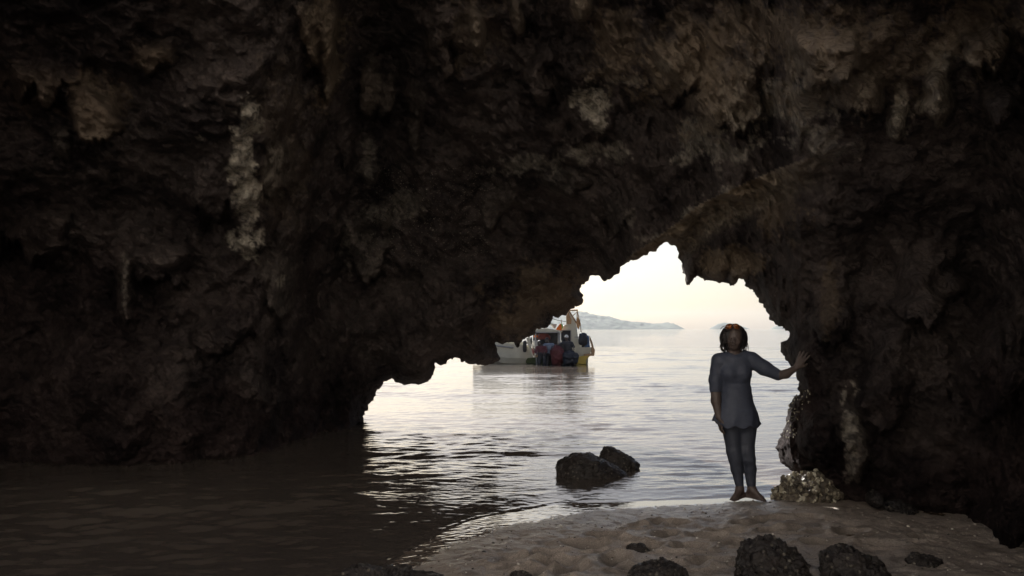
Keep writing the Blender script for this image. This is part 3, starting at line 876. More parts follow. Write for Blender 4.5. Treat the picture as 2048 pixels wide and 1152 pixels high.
def shells(parent, n, seed, r0=.006, r1=.017, zmin=-9, idx=None):
    """oyster shells cemented over the rock: far too many to count"""
    me = parent.data; g = np.random.default_rng(seed)
    co = np.zeros(len(me.vertices) * 3); me.vertices.foreach_get('co', co); co = co.reshape(-1, 3)
    nr = np.zeros(len(me.vertices) * 3); me.vertices.foreach_get('normal', nr); nr = nr.reshape(-1, 3)
    cl = fbm(co * 9, 2, seed)
    ok = np.where((cl > -.12) & (co[:, 2] > zmin))[0]
    V0, F0 = icosphere(1); V = []; F = []
    if idx is not None: ok = idx
    for q, i in enumerate(g.choice(ok, n)):
        a = Vector(tuple(nr[i] + g.normal(size=3) * .75)).normalized(); b = a.orthogonal().normalized(); c = a.cross(b)
        M_ = np.array([b[:], c[:], a[:]])
        r = g.uniform(r0, r1)
        v = V0 * [r, r * g.uniform(.6, 1), r * .45] * (1 + .18 * g.normal(size=(len(V0), 1)))
        V.append(v @ M_ + co[i] + nr[i] * r * .25); F.append(F0 + q * len(V0))
    o = mesh_obj('oyster_shells', np.concatenate(V), np.concatenate(F), M_SHELL, parent, False)
    tag(o, kind='stuff'); return o


def shell_material():
    m, nt, P, out = new_mat('oyster_shell')
    geo = nt.nodes.new('ShaderNodeNewGeometry')
    r = ramp(nt, geo.outputs['Random Per Island'], [(0.0, (.07, .055, .045)), (0.4, (.22, .19, .14)), (0.7, (.48, .44, .33)), (1.0, (.72, .68, .56))])
    nt.links.new(r.outputs['Color'], P.inputs['Base Color']); P.inputs['Roughness'].default_value = .75; P.inputs['Specular IOR Level'].default_value = .15
    return m


M_SHELL = shell_material()
shells([o_ for o_ in COL.objects if o_.name.startswith('rock') and 'oyster' in o_.get('label', '')][0], 950, 5, .010, .030)
shells(cave, 90, 8, .006, .016, idx=SHELL_IDX)
FG = [('tall dark boulder in the foreground sand below the person', [(1474, 1150), (1478, 1120), (1487, 1092), (1505, 1078), (1530, 1071), (1552, 1076), (1570, 1090), (1590, 1102), (1606, 1115), (1616, 1140), (1618, 1175), (1545, 1200), (1478, 1180)], 4.72, .2, 31, .10),
      ('dark boulder with two humps right of the tall foreground one', [(1642, 1150), (1645, 1115), (1658, 1098), (1682, 1091), (1702, 1094), (1722, 1112), (1742, 1113), (1765, 1128), (1780, 1155), (1770, 1190), (1700, 1200), (1645, 1180)], 4.75, .2, 37, .10),
      ('low dark boulder cut by the bottom edge of the view', [(1250, 1160), (1262, 1140), (1285, 1127), (1310, 1123), (1345, 1126), (1372, 1140), (1385, 1165), (1350, 1195), (1270, 1195)], 4.72, .16, 43, .08),
      ('small dark rock lying alone on the sand left of the tall boulder', [(1252, 1104), (1254, 1092), (1264, 1088), (1275, 1090), (1286, 1087), (1294, 1097), (1300, 1103), (1290, 1110), (1262, 1110)], 5.42, .07, 47, .10),
      ('small jagged rock on the sand at the right', [(1812, 1130), (1814, 1118), (1824, 1112), (1832, 1105), (1846, 1112), (1860, 1115), (1870, 1113), (1884, 1122), (1887, 1134), (1850, 1142), (1818, 1138)], 5.12, .1, 53, .14),
      ('wet dark rock at the bottom left edge of the water', [(668, 1160), (690, 1140), (720, 1133), (750, 1137), (780, 1142), (830, 1147), (880, 1150), (900, 1170), (800, 1200), (690, 1190)], 4.85, .16, 59, .12),
      ('tip of a rock at the bottom edge left of the low boulder', [(1012, 1160), (1022, 1148), (1042, 1144), (1060, 1148), (1068, 1160), (1040, 1175)], 4.85, .08, 61, .1),
      ('dark stones at the foot of the right wall on the sand', [(1768, 1012), (1775, 1004), (1790, 1001), (1806, 1006), (1822, 1012), (1835, 1022), (1815, 1030), (1780, 1024)], 6.62, .12, 67, .14),
      ('small grey stone against the wall beside the oyster-crusted rock', [(1735, 1000), (1738, 985), (1748, 979), (1758, 988), (1765, 1000), (1758, 1012), (1740, 1010)], 6.72, .1, 71, .12)]
for lab, ol, Y, th_, sd_, rg in FG:
    boulder(lab, ol, Y, th_, M_STONE, sd_, rg, 6 if 'small' not in lab else 5, name='rock' if 'small' not in lab else 'stone', shell=.012)
# scattered shell grit and pebbles on the trodden sand: nobody could count it
def build_grit():
    V0, F0 = icosphere(1)
    g = np.random.default_rng(9)
    n = 2600
    x = g.uniform(-2.2, 4.6, n * 3); y = g.uniform(4.0, 7.4, n * 3)
    h, d, wet = sand_height(x, y)
    k = np.where(d > -.02)[0][:n]
    sz = np.exp(g.normal(math.log(.0045), .45, len(k)))
    V = []; F = []
    for q, (i, s_) in enumerate(zip(k, sz)):
        sc_ = np.array([1, g.uniform(.6, 1), g.uniform(.35, .7)]) * min(s_, .016)
        a = g.uniform(0, 6.28); c_, si = math.cos(a), math.sin(a)
        v = V0 * sc_ * (1 + .2 * g.normal(size=(len(V0), 1)))
        v = np.stack([v[:, 0] * c_ - v[:, 1] * si, v[:, 0] * si + v[:, 1] * c_, v[:, 2]], -1) + [x[i], y[i], h[i] + sc_[2] * .3]
        V.append(v); F.append(F0 + q * len(V0))
    m, nt, P, out = new_mat('shell_grit')
    geo = nt.nodes.new('ShaderNodeNewGeometry')
    r = ramp(nt, geo.outputs['Random Per Island'], [(0.0, (.04, .035, .03)), (0.45, (.12, .10, .08)), (0.7, (.45, .40, .34)), (1.0, (.8, .77, .7))])
    nt.links.new(r.outputs['Color'], P.inputs['Base Color']); P.inputs['Roughness'].default_value = .3
    o = mesh_obj('shell_grit', np.concatenate(V), np.concatenate(F), m)
    tag(o, 'fine shell fragments and pebbles scattered over the sand', kind='stuff')


build_grit()

# ------------------------------------------------------------------ bodies grown from one distance field
def surface_nets(F, org, h):
    nx, ny, nz = F.shape
    ins = F < 0
    cells = (nx - 1, ny - 1, nz - 1)
    acc = np.zeros(cells + (3,)); cnt = np.zeros(cells)
    corners = [(i, j, k) for i in (0, 1) for j in (0, 1) for k in (0, 1)]
    sl = lambda a, c: a[c[0]:c[0] + cells[0], c[1]:c[1] + cells[1], c[2]:c[2] + cells[2]]
    for a in corners:
        for ax in range(3):
            if a[ax] == 0:
                b = list(a); b[ax] = 1; b = tuple(b)
                fa, fb = sl(F, a), sl(F, b)
                m = (fa < 0) != (fb < 0)
                t = np.where(m, fa / np.where(m, fa - fb, 1), 0)
                for q in range(3):
                    acc[..., q] += m * (a[q] + (t if q == ax else 0))
                cnt += m
    act = cnt > 0
    ids = -np.ones(cells, int); ids[act] = np.arange(act.sum())
    ijk = np.argwhere(act)
    V = (ijk + acc[act] / cnt[act][:, None]) * h + org
    faces = []
    for ax in range(3):
        o1, o2 = [(1, 2), (2, 0), (0, 1)][ax]
        n = [nx, ny, nz]; r = [slice(0, n[0]), slice(0, n[1]), slice(0, n[2])]
        r[ax] = slice(0, n[ax] - 1)
        lo = [slice(None)] * 3; lo[ax] = slice(0, n[ax] - 1); hi = [slice(None)] * 3; hi[ax] = slice(1, n[ax])
        ch = ins[tuple(lo)] != ins[tuple(hi)]
        pts = np.argwhere(ch)
        ok = (pts[:, o1] > 0) & (pts[:, o2] > 0) & (pts[:, o1] < n[o1] - 1) & (pts[:, o2] < n[o2] - 1)
        pts = pts[ok]
        quad = []
        for d1, d2 in ((-1, -1), (0, -1), (0, 0), (-1, 0)):
            c = pts.copy(); c[:, o1] += d1; c[:, o2] += d2
            quad.append(ids[c[:, 0], c[:, 1], c[:, 2]])
        quad = np.stack(quad, -1)
        fl = ins[pts[:, 0], pts[:, 1], pts[:, 2]]
        quad[~fl] = quad[~fl][:, ::-1]
        faces.append(quad)
    return V, np.concatenate(faces)


class Field:
    def __init__(self, lo, hi, h):
        self.lo = np.array(lo, float); self.h = h
        n = np.ceil((np.array(hi) - self.lo) / h).astype(int) + 1
        self.F = np.full(n, 0.5)
        self.ax = [self.lo[i] + np.arange(n[i]) * h for i in range(3)]

    def _add(self, fn, lo, hi, k, sub=False):
        m = max(k * 2, .03)
        sl = []
        for i in range(3):
            a = max(0, int((lo[i] - m - self.lo[i]) / self.h)); b = min(self.F.shape[i], int((hi[i] + m - self.lo[i]) / self.h) + 2)
            if b <= a: return
            sl.append(slice(a, b))
        g = np.meshgrid(*[self.ax[i][sl[i]] for i in range(3)], indexing='ij')
        d = fn(*g); f = self.F[tuple(sl)]
        if sub:
            self.F[tuple(sl)] = np.maximum(f, -d); return
        if k > 0:
            hh = np.clip(.5 + .5 * (f - d) / k, 0, 1)
            self.F[tuple(sl)] = f * (1 - hh) + d * hh - k * hh * (1 - hh)
        else: self.F[tuple(sl)] = np.minimum(f, d)

    def cone(self, a, b, ra, rb, k=.02, sq=1.0):
        a = np.array(a, float); b = np.array(b, float); ab = b - a; L2 = max(ab @ ab, 1e-9)
        def fn(x, y, z):
            X, Y, Z = x - a[0], (y - a[1]), z - a[2]
            t = np.clip((X * ab[0] + Y * ab[1] + Z * ab[2]) / L2, 0, 1)
            return np.sqrt((X - t * ab[0]) ** 2 + ((Y - t * ab[1]) / sq) ** 2 + (Z - t * ab[2]) ** 2) - (ra + t * (rb - ra))
        r = max(ra, rb)
        self._add(fn, np.minimum(a, b) - r, np.maximum(a, b) + r, k); return self

    def ell(self, c, r, k=.02, sub=False):
        c = np.array(c, float); r = np.array(r, float)
        def fn(x, y, z):
            q = np.sqrt(((x - c[0]) / r[0]) ** 2 + ((y - c[1]) / r[1]) ** 2 + ((z - c[2]) / r[2]) ** 2)
            return (q - 1) * r.min()
        self._add(fn, c - r, c + r, k, sub); return self

    def clip(self, fn):
        g = np.meshgrid(*self.ax, indexing='ij'); self.F = np.maximum(self.F, fn(*g)); return self

    def mesh(self, name, mat, parent=None, loc=(0, 0, 0)):
        V, Q = surface_nets(self.F, self.lo, self.h)
        o = mesh_obj(name, V - np.array(loc), Q, mat, parent)
        return o


def chain(F, pts, rs, k=.006, sq=1.0):
    for a, b, ra, rb in zip(pts[:-1], pts[1:], rs[:-1], rs[1:]): F.cone(a, b, ra, rb, k, sq)


def hand(F, wrist, dirv, side, palm_n, ln=.18, curl=.4, spread=.14, k=.006, r=.0085):
    """palm, four fingers of different lengths with two bends, and a thumb from the palm's side"""
    d = Vector(dirv).normalized(); n = Vector(palm_n).normalized(); s = d.cross(n).normalized() * side
    n = s.cross(d).normalized() * side
    if n.dot(Vector(palm_n)) < 0: n = -n
    w_ = Vector(wrist); pl = ln * .47
    for t in (-1, -.35, .35, 1):
        F.cone(w_ + s * .012 * t + d * .01, w_ + d * pl + s * t * .028, .015, .0125, .010)
    for i, (t, l) in enumerate([(1, .86), (.35, 1.0), (-.35, .93), (-1, .74)]):
        a = w_ + d * pl + s * t * .028
        dd = (d + s * t * spread).normalized(); L = ln * .50 * l
        p1 = a + (dd - n * curl * .25).normalized() * -1 * -L * .45
        e1 = (dd + n * curl).normalized(); p2 = p1 + e1 * L * .32
        e2 = (dd + n * curl * 2).normalized(); p3 = p2 + e2 * L * .25
        chain(F, [a, p1, p2, p3], [r * 1.1, r, r * .92, r * .75], k)
    a = w_ + d * pl * .3 + s * .026
    t1 = a + (d * .75 + s * .75 + n * .25).normalized() * ln * .22
    t2 = t1 + (d * .95 + s * .35 + n * .3).normalized() * ln * .17
    chain(F, [a, t1, t2], [r * 1.6, r * 1.25, r * .95], .01)


M_SKIN = simple_mat('skin', (0.105, 0.078, 0.068), 0.5, .12, 20, .0008)
M_SUIT = simple_mat('navy_swim_fabric', (0.062, 0.072, 0.105), 0.6, .12, 40, .001)
M_LEG = simple_mat('dark_legging_fabric', (0.050, 0.057, 0.080), 0.55, .12, 40, .001)
M_HAIR = simple_mat('wet_dark_hair', (0.022, 0.018, 0.018), 0.55, .3, 60, .002)
M_LENS = simple_mat('amber_sunglass_lens', (0.75, 0.28, 0.09), 0.15, .05, 5, .0002)
M_LENS.node_tree.nodes['Principled BSDF'].inputs['Transmission Weight'].default_value = .75
M_FRAME = simple_mat('brown_sunglass_frame', (0.16, 0.07, 0.04), 0.3, .1, 5, .0002)


def build_woman():
    Y0 = 7.1
    P = lambda px, py, dy=0.0: at(px, py, Y0 + dy)
    base = ground(1488, 1001); root = empty('person', (base[0], Y0, 0.0))
    tag(root, 'woman in dark tunic and leggings standing in the cave mouth, one hand on rock', 'person')
    loc = (base[0], Y0, 0.0)
    lo = P(1405, 1016, -.45); hi = P(1632, 640, .32)
    lo = np.minimum(lo, hi) - .02; hi2 = np.maximum(P(1405, 1016, -.45), P(1632, 640, .32)) + .02

    def limbs(F, e=0.0, legs=True, arms=True, torso=True, fore=True, k=.03):
        if torso:
            F.ell(P(1471, 742, .02), (.132 + e, .098 + e, .17 + e), k)
            F.ell(P(1474, 724, .02), (.165 + e, .085 + e, .07 + e), k)       # shoulders
            F.ell(P(1457, 746, -.035), (.060 + e, .060 + e, .062 + e), .05)
            F.ell(P(1486, 746, -.035), (.060 + e, .060 + e, .062 + e), .05)
            F.ell(P(1473, 788, .02), (.130 + e, .088 + e, .15 + e), .05)
            F.ell(P(1478, 832, .025), (.152 + e, .115 + e, .13 + e), .05)
            F.cone(P(1455, 716, .02), P(1438, 722, .02), .055 + e, .052 + e, .03)
            F.cone(P(1488, 714, .02), P(1504, 719, .01), .055 + e, .054 + e, .03)
        if arms:
            # hanging arm (left of the picture)
            F.cone(P(1438, 722, .02), P(1431, 760, .03), .062 + e, .050 + e, .02); F.cone(P(1431, 760, .03), P(1431, 778, .03), .050 + e, .046 + e, .02)
            # raised arm towards the rock
            F.cone(P(1502, 720, .01), P(1528, 736, -.02), .064 + e, .057 + e, .02)
            F.cone(P(1528, 736, -.02), P(1556, 750, -.05), .057 + e, .041 + e, .02)
        if fore:
            F.cone(P(1431, 776, .03), P(1432, 802, .01), .046 + e, .044 + e, .02)
            F.cone(P(1432, 802, .01), P(1438, 834, -.03), .044 + e, .030 + e, .02)
            F.cone(P(1556, 751, -.05), P(1572, 748, -.10), .041 + e, .039 + e, .02)
            F.cone(P(1572, 748, -.10), P(1593, 735, -.20), .038 + e, .026 + e, .02)
        if legs:
            F.cone(P(1462, 848, .03), P(1468, 903, .02), .086 + e, .058 + e, .03); F.cone(P(1468, 903, .02), P(1471, 918, .02), .058 + e, .056 + e, .03)
            F.cone(P(1494, 848, .03), P(1494, 901, .02), .086 + e, .057 + e, .03); F.cone(P(1494, 901, .02), P(1497, 918, .02), .057 + e, .055 + e, .03)
            F.cone(P(1471, 918, .02), P(1474, 938, .035), .054 + e, .049 + e, .02)
            F.cone(P(1497, 918, .02), P(1500, 938, .035), .054 + e, .050 + e, .02)
            F.cone(P(1474, 938, .035), P(1480, 976, .03), .048 + e, .029 + e, .02)
            F.cone(P(1500, 938, .035), P(1503, 976, .03), .049 + e, .033 + e, .02)

    # ---- body: one continuous surface
    F = Field(lo, hi2, .0065)
    limbs(F)
    F.cone(P(1468, 712, .02), P(1468, 692, .01), .052, .050, .03)
    F.ell(P(1468, 672, .01), (.078, .092, .098), .02)          # cranium
    F.ell(P(1468, 684, -.025), (.058, .062, .075), .025)       # face
    F.ell(P(1468, 694, -.05), (.028, .028, .022), .02)         # chin
    F.cone(P(1468, 677, -.082), P(1468, 684, -.098), .010, .014, .010)   # nose
    for sx in (-1, 1):
        F.ell(P(1468 + sx * 7, 677, -.098), (.017, .014, .011), 0, sub=True)  # eye sockets
        F.ell(P(1468 + sx * 7, 677.4, -.078), (.012, .012, .010), .003)
        F.ell(P(1468 + sx * 9, 684, -.065), (.02, .02, .018), .015)
        F.ell(P(1468 + sx * 17, 680, .0), (.012, .02, .03), .006)
    F.ell(P(1468, 689.2, -.086), (.022, .010, .0045), .004); F.ell(P(1468, 690.8, -.084), (.019, .010, .005), .004)
    # feet with toes
    for ax_, ang, lx in ((1480, -.75, 1), (1503, .55, -1)):
        an = P(ax_, 976, .03); fz = 0.012
        d = np.array([math.sin(ang), -math.cos(ang), 0]); s_ = np.array([d[1], -d[0], 0]) * -lx
        heel = np.array([an[0], an[1], fz + .016]) - d * .035
        F.cone(an, heel + [0, 0, .02], .034, .030, .02)
        F.cone(heel + [0, 0, .01], np.array([an[0], an[1], fz + .02]) + d * .10, .030, .030, .02, )
        F.cone(an + d * .02 + [0, 0, -.02], np.array([an[0], an[1], fz + .018]) + d * .13, .033, .020, .03)
        F.cone(np.array([an[0], an[1], fz + .014]) + d * .11 + s_ * .022, np.array([an[0], an[1], fz + .014]) + d * .11 - s_ * .026, .019, .016, .02)
        for i in range(5):
            t = 1 - i * .5; o_ = s_ * .026 * t
            L = [.058, .055, .048, .040, .032][i]; r_ = [.0125, .0095, .009, .0085, .008][i]
            a = np.array([an[0], an[1], fz + .012]) + d * .115 + o_
            chain(F, [a, a + d * L * .6 + [0, 0, .005], a + d * L + [0, 0, -.004]], [r_ * 1.05, r_, r_ * .9], .005)
    hand(F, P(1437, 834, -.03), Vector((.18, -.12, -1)), 1, (1, .1, 0), .165, .35, .05, .005, .0085)
    hand(F, P(1593, 735, -.20), Vector((.52, -.02, .85)), -1, (.25, 1, 0), .17, .12, .22, .005, .0088)
    F.mesh('body', M_SKIN, root, loc)
    # ---- tunic with elbow sleeves and flared hem
    T = Field(lo, hi2, .0065)
    limbs(T, .009, legs=False, fore=False)
    zc = P(1470, 770)[2]; hemz = P(1478, 852)[2]
    c0 = P(1477, 800, .02); 
    def skirt(x, y, z):
        t = np.clip((P(1477, 776)[2] - z) / (P(1477, 776)[2] - hemz), 0, 1.3)
        cx = P(1476, 790)[0] + t * (P(1471, 850)[0] - P(1476, 790)[0])
        fold = 1 + .045 * t * np.sin(6 * np.arctan2(y - c0[1], x - cx) + 1)
        rx = (.098 + .132 * t ** 1.05) * fold; ry = (.066 + .098 * t ** 1.05) * fold
        q = np.sqrt(((x - cx) / rx) ** 2 + ((y - c0[1]) / ry) ** 2)
        return np.maximum((q - 1) * .12, z - P(1477, 776)[2])
    T._add(skirt, P(1400, 870, -.3), P(1540, 760, .3), .04)
    def cut(x, y, z):
        tilt = hemz + .045 * smooth(P(1450, 850)[0], P(1418, 850)[0], x) + .012 * np.sin(x * 45)
        d1 = tilt - z
        d2 = z - (P(1468, 709)[2] + .9 * np.abs(x - P(1468, 700)[0]) * .4)        # neckline
        d2 = np.where(np.abs(x - P(1468, 700)[0]) < .09, d2 + .0, -1)
        return np.maximum(d1, d2)
    gg = np.meshgrid(*T.ax, indexing='ij'); q3 = np.stack([a_.ravel() for a_ in gg], -1)
    zz = q3[:, 2]; fo = (.5 + 1.0 * smooth(P(1477, 780)[2], hemz, zz))
    T.F += (.0045 * fo * perlin(q3 * [15, 15, 5], 3) + .003 * perlin(q3 * [9, 20, 30] + 4, 5)).reshape(T.F.shape)
    T.clip(cut)
    T.mesh('swim_tunic', M_SUIT, root, loc)
    # ---- leggings
    L = Field(lo, hi2, .0065)
    limbs(L, .006, torso=False, arms=False, fore=False)
    L.ell(P(1478, 836, .025), (.156, .12, .12), .04)
    L.clip(lambda x, y, z: np.maximum(z - P(1478, 815)[2], P(1478, 973)[2] - z))
    L.mesh('leggings', M_LEG, root, loc)
    # ---- hair
    H = Field(P(1420, 720, -.14) - [0, 0, 0], P(1516, 640, .22), .006)
    H.ell(P(1467.5, 671, .035), (.112, .105, .106), .02)
    H.ell(P(1453, 678, .04), (.060, .07, .075), .03); H.ell(P(1482, 679, .04), (.060, .07, .075), .03)
    H.ell(P(1468, 689, .075), (.085, .05, .075), .03)
    H.ell(P(1468, 684, -.095), (.062, .075, .075), 0, sub=True)
    g2 = np.meshgrid(*H.ax, indexing='ij'); pp = np.stack([a.ravel() for a in g2], -1)
    H.F += (.007 * perlin(pp * [70, 40, 9], 8)).reshape(H.F.shape)
    ho = H.mesh('hair', M_HAIR, root, loc)
    st = MB()
    rr = random.Random(4)
    for i in range(120):
        side = -1 if i % 2 else 1
        x0 = 1468 + side * rr.uniform(12, 24.5); dy = rr.uniform(-.03, .09)
        y0 = 672 + rr.uniform(0, 12); ln = rr.uniform(20, 36) * (1 if abs(x0 - 1468) < 22 else .9)
        out = side * rr.uniform(-5, 7 if i % 5 else 11)
        pts = []
        for j in range(7):
            t = j / 6
            pts.append(P(x0 + out * math.sin(t * 2.3) * (1.0) - side * t * t * 5 + .8 * math.sin(i * 1.7 + t * 6), y0 + ln * t, dy) + np.array([rr.gauss(0, .002), 0, 0]))
        pts = [p - np.array(loc) for p in pts]
        r0 = rr.uniform(.0018, .0048)
        st.tube(pts, [r0, r0, r0 * .9, r0 * .8, r0 * .65, r0 * .5, r0 * .2], 5)
    st.build('hair_locks', M_HAIR, root, smooth_=True)
    # ---- sunglasses pushed up on the head
    gl = empty('sunglasses', tuple(P(1465.5, 651.3, -.085) - np.array(loc))); gl.parent = root
    for sx in (-1, 1):
        Lf = MB(); n = 20; pts = []
        cxx, rx, rz = sx * .034, .031, .024
        b = 0; v = []; f = []
        for j, yy in enumerate((-.003, .003)):
            for i in range(n):
                a = 2 * math.pi * i / n
                sgn = math.copysign(abs(math.cos(a)) ** .8, math.cos(a)); sz = math.copysign(abs(math.sin(a)) ** .9, math.sin(a))
                v.append((cxx + rx * sgn, yy + .25 * (cxx + rx * sgn) ** 2 * 6, rz * sz - abs(cxx + rx * sgn) * .22))
        f = [tuple(range(n)), tuple(range(2 * n - 1, n - 1, -1))] + [(i, n + i, n + (i + 1) % n, (i + 1) % n) for i in range(n)]
        mesh_obj('lens', v, f, M_LENS, gl)
        ring = [Vector(v[i]) for i in range(n)] + [Vector(v[0])]
        Lf.tube(ring, .0022, 6, False)
        Lf.tube([(sx * .06, .006, 0), (sx * .078, .03, -.006), (sx * .088, .09, -.03)], .0025, 6)
        if sx > 0: Lf.tube([(-.006, 0, .004), (0, -.002, .008), (.006, 0, .004)], .003, 6)
        Lf.build('frame', M_FRAME, gl, smooth_=True)
    return root


build_woman()

# ------------------------------------------------------------------ the tour boat and the people around it
YB = 34.5
M_WHITE = simple_mat('white_gelcoat', (0.56, 0.54, 0.45), 0.35, .10, 3, .002)
M_YEL = simple_mat('yellow_hull_paint', (0.62, 0.45, 0.08), 0.45, .15, 4, .002)
M_GREYM = simple_mat('grey_painted_metal', (0.30, 0.30, 0.31), 0.5, .15, 8, .002)
M_BLACK = simple_mat('black_rubber', (0.03, 0.03, 0.032), 0.6, .2, 12, .002)
M_WOOD = simple_mat('tan_wood', (0.38, 0.24, 0.13), 0.6, .25, 14, .003)
M_TAN = simple_mat('tan_canvas', (0.46, 0.28, 0.15), 0.85, .2, 12, .004)
M_RED = simple_mat('red_fabric', (0.115, 0.028, 0.03), 0.7, .2, 14, .005)
M_BLUE = simple_mat('blue_plastic', (0.035, 0.09, 0.22), 0.4, .15, 8, .002)
M_NAVY = simple_mat('navy_wetsuit', (0.028, 0.03, 0.038), 0.6, .2, 20, .003)
M_LBLUE = simple_mat('pale_blue_shirt', (0.20, 0.25, 0.34), 0.8, .1, 20, .003)
M_WSHIRT = simple_mat('white_shirt', (0.7, 0.69, 0.66), 0.8, .1, 20, .003)
M_MAROON = simple_mat('maroon_shirt', (0.11, 0.035, 0.045), 0.8, .15, 20, .003)
M_ORANGE = simple_mat('orange_fabric', (0.85, 0.20, 0.03), 0.8, .1, 10, .004)
M_GREEN = simple_mat('green_fabric', (0.08, 0.42, 0.06), 0.8, .1, 10, .004)
M_GLASS = simple_mat('dark_window', (0.03, 0.035, 0.045), 0.1, .1, 3, .0005)
M_DGREEN = simple_mat('dark_green', (0.05, 0.07, 0.02), 0.6, .2, 6, .002)


def zp(zx, zy):
    """enlarged-crop coordinates of the boat -> (x, z) in metres at the boat's distance"""
    p = at(1040 + zx / 9.22, 610 + zy / 9.22, YB)
    return float(p[0]), float(p[2])


BX = zp(700, 900)[0]
boat = empty('tour_boat', (BX, YB, 0))
tag(boat, 'white excursion boat with yellow stern bottom moored beyond the hanging rock', 'boat')
Z = lambda zx, zy: (zp(zx, zy)[0] - BX, zp(zx, zy)[1])


def build_hull():
    xs_ = Z(1330, 900)[0]
    st = np.concatenate([np.linspace(0, 4.0, 24), np.linspace(4.1, 5.35, 14)])
    V = []; M = None
    xl, xr = Z(215, 0)[0], Z(1010, 0)[0]
    for s_ in st:
        x = xs_ - s_
        bw = 1.3 * (1 - max(0, (s_ - 3.0) / 2.4) ** 1.8) + .02
        zg = .62 + .03 * s_ + .028 * s_ ** 1.5
        if s_ < 1.0: zg = .75
        cut_ = 1.0 if xl < x < xr else 0.0
        zn = zg * (1 - cut_) + .30 * cut_
        rk = .0
        zf = max(zg, .95)
        stern = max(0, 1 - s_ / .6)
        sec = [(-bw, zn), (-bw * .97, .28), (-bw * .86, .02), (0, -.45), (bw * .86, .02), (bw, zf), (bw - .07, zf), (bw - .09, .25), (-bw + .09, .25), (-bw + .07, zn - .005)]
        lift = max(0, (s_ - 3.8) / 1.55) ** 1.6 * .95
        sec = [(y, max(z, min(z + lift, zg - .05)) if j in (1, 2, 3, 4) else z) for j, (y, z) in enumerate(sec)]
        for j, (y, z) in enumerate(sec):
            xx = x
            if s_ < .01: xx = x - (.55 if z < .1 else (.25 if z < .3 else 0)) + .12 * max(0, z - .3)
            V.append((xx, y + 1.3, z))
    m = 10; F = []
    for i in range(len(st) - 1):
        for j in range(m):
            F.append((i * m + j, i * m + (j + 1) % m, (i + 1) * m + (j + 1) % m, (i + 1) * m + j))
    F.append(tuple(range(m))[::-1]); F.append(tuple((len(st) - 1) * m + j for j in range(m)))
    h = mesh_obj('hull', V, F, M_WHITE, boat, False)
    # rub rail along the near side
    rail = MB()
    pts = [(xs_ - s_, 1.3 - (1.3 * (1 - max(0, (s_ - 3.0) / 2.4) ** 1.8) + .02) - .03, (.62 + .03 * s_ + .028 * s_ ** 1.5) - .18) for s_ in np.linspace(3.5, 5.25, 12)]
    rail.tube(pts, .04, 6); rail.build('rub_rail', M_GREYM, h, smooth_=True)
    return h


hull = build_hull()
mb = MB().prism([Z(1000, 1085), Z(1030, 960), Z(1180, 935), Z(1300, 935), Z(1270, 950), Z(1225, 990), Z(1208, 1040), Z(1225, 1090)], -.14, 2.3)
mb.build('hull_bottom', M_YEL, boat, .02)
mb = MB().prism([Z(1272, 560), Z(1300, 610), Z(1335, 700), Z(1356, 790), Z(1378, 825), Z(1362, 938), Z(1175, 938), Z(1175, 905), Z(1310, 890), Z(1316, 760), Z(1285, 650)], -.16, .0)
mb.build('stern_gunwale', M_WOOD, boat, .015)
mb = MB().prism([Z(1262, 570), Z(1300, 650), Z(1325, 760), Z(1322, 900), Z(1080, 905), Z(1080, 640), Z(1110, 640), Z(1130, 860), Z(1200, 860)], 2.2, 2.35)
mb.build('far_gunwale', M_GREYM, boat, .015)
mb = MB().prism([Z(110, 1075), Z(108, 1030), Z(140, 975), Z(300, 962), Z(640, 962), Z(640, 1085)], -.05, .0)  # flat dark green patch low on the near side
mb.build('dark_green_patch', M_DGREEN, boat, .01)
# cabin
cab = MB().prism([Z(868, 350), Z(782, 400), Z(782, 462), Z(962, 462), Z(962, 720), Z(1000, 830), Z(1040, 925), Z(1178, 925), Z(1120, 760), Z(1085, 560), Z(1066, 430), Z(1052, 330), Z(1000, 225), Z(925, 110), Z(905, 112), Z(862, 190)], .5, .62).build('cabin_wall', M_WHITE, boat, .02)
MB().prism([Z(770, 468), Z(952, 468), Z(955, 720), Z(800, 735), Z(770, 600)], .56, .60).build('window', M_GLASS, cab, .01)
fr = MB()
for a, b in (((770, 465), (955, 465)), ((957, 465), (958, 720)), ((770, 465), (770, 730))):
    (x0, z0), (x1, z1) = Z(*a), Z(*b); fr.tube([(x0, .54, z0), (x1, .54, z1)], .025, 6)
fr.build('window_frame', M_GREYM, cab)
can = MB().prism([Z(180, 470), Z(330, 438), Z(500, 425), Z(745, 468), Z(790, 478), Z(780, 500), Z(300, 502), Z(180, 510)], .1, 2.3).build('canopy', M_WHITE, boat, .03)
MB().prism([Z(285, 500), Z(730, 500), Z(730, 514), Z(285, 516)], .04, .12).build('canopy_trim', M_GREYM, can, .005)
MB().prism([Z(575, 335), Z(705, 352), Z(672, 432), Z(640, 430)], .8, .85).build('windscreen', M_GREYM, boat, .01)
MB().prism([Z(560, 335), Z(585, 330), Z(660, 430), Z(635, 432)], .72, .80).build('windscreen_frame', M_WHITE, boat, .01)
MB().prism([Z(335, 640), Z(345, 560), Z(385, 528), Z(470, 520), Z(540, 532), Z(585, 575), Z(598, 650)], 1.3, 1.9).build('red_cover', M_RED, boat, .06)
pst = MB()
for zx in (292, 735):
    x0, z0 = Z(zx, 505); MB().tube([(x0, .2, z0), (x0 - .02, .2, .28)], .03, 8).build('canopy_post', M_GREYM, boat, smooth_=True)
    x0, z0 = Z(zx + 20, 480); MB().tube([(x0, 2.2, z0), (x0, 2.2, .28)], .03, 8).build('canopy_post', M_GREYM, boat, smooth_=True)

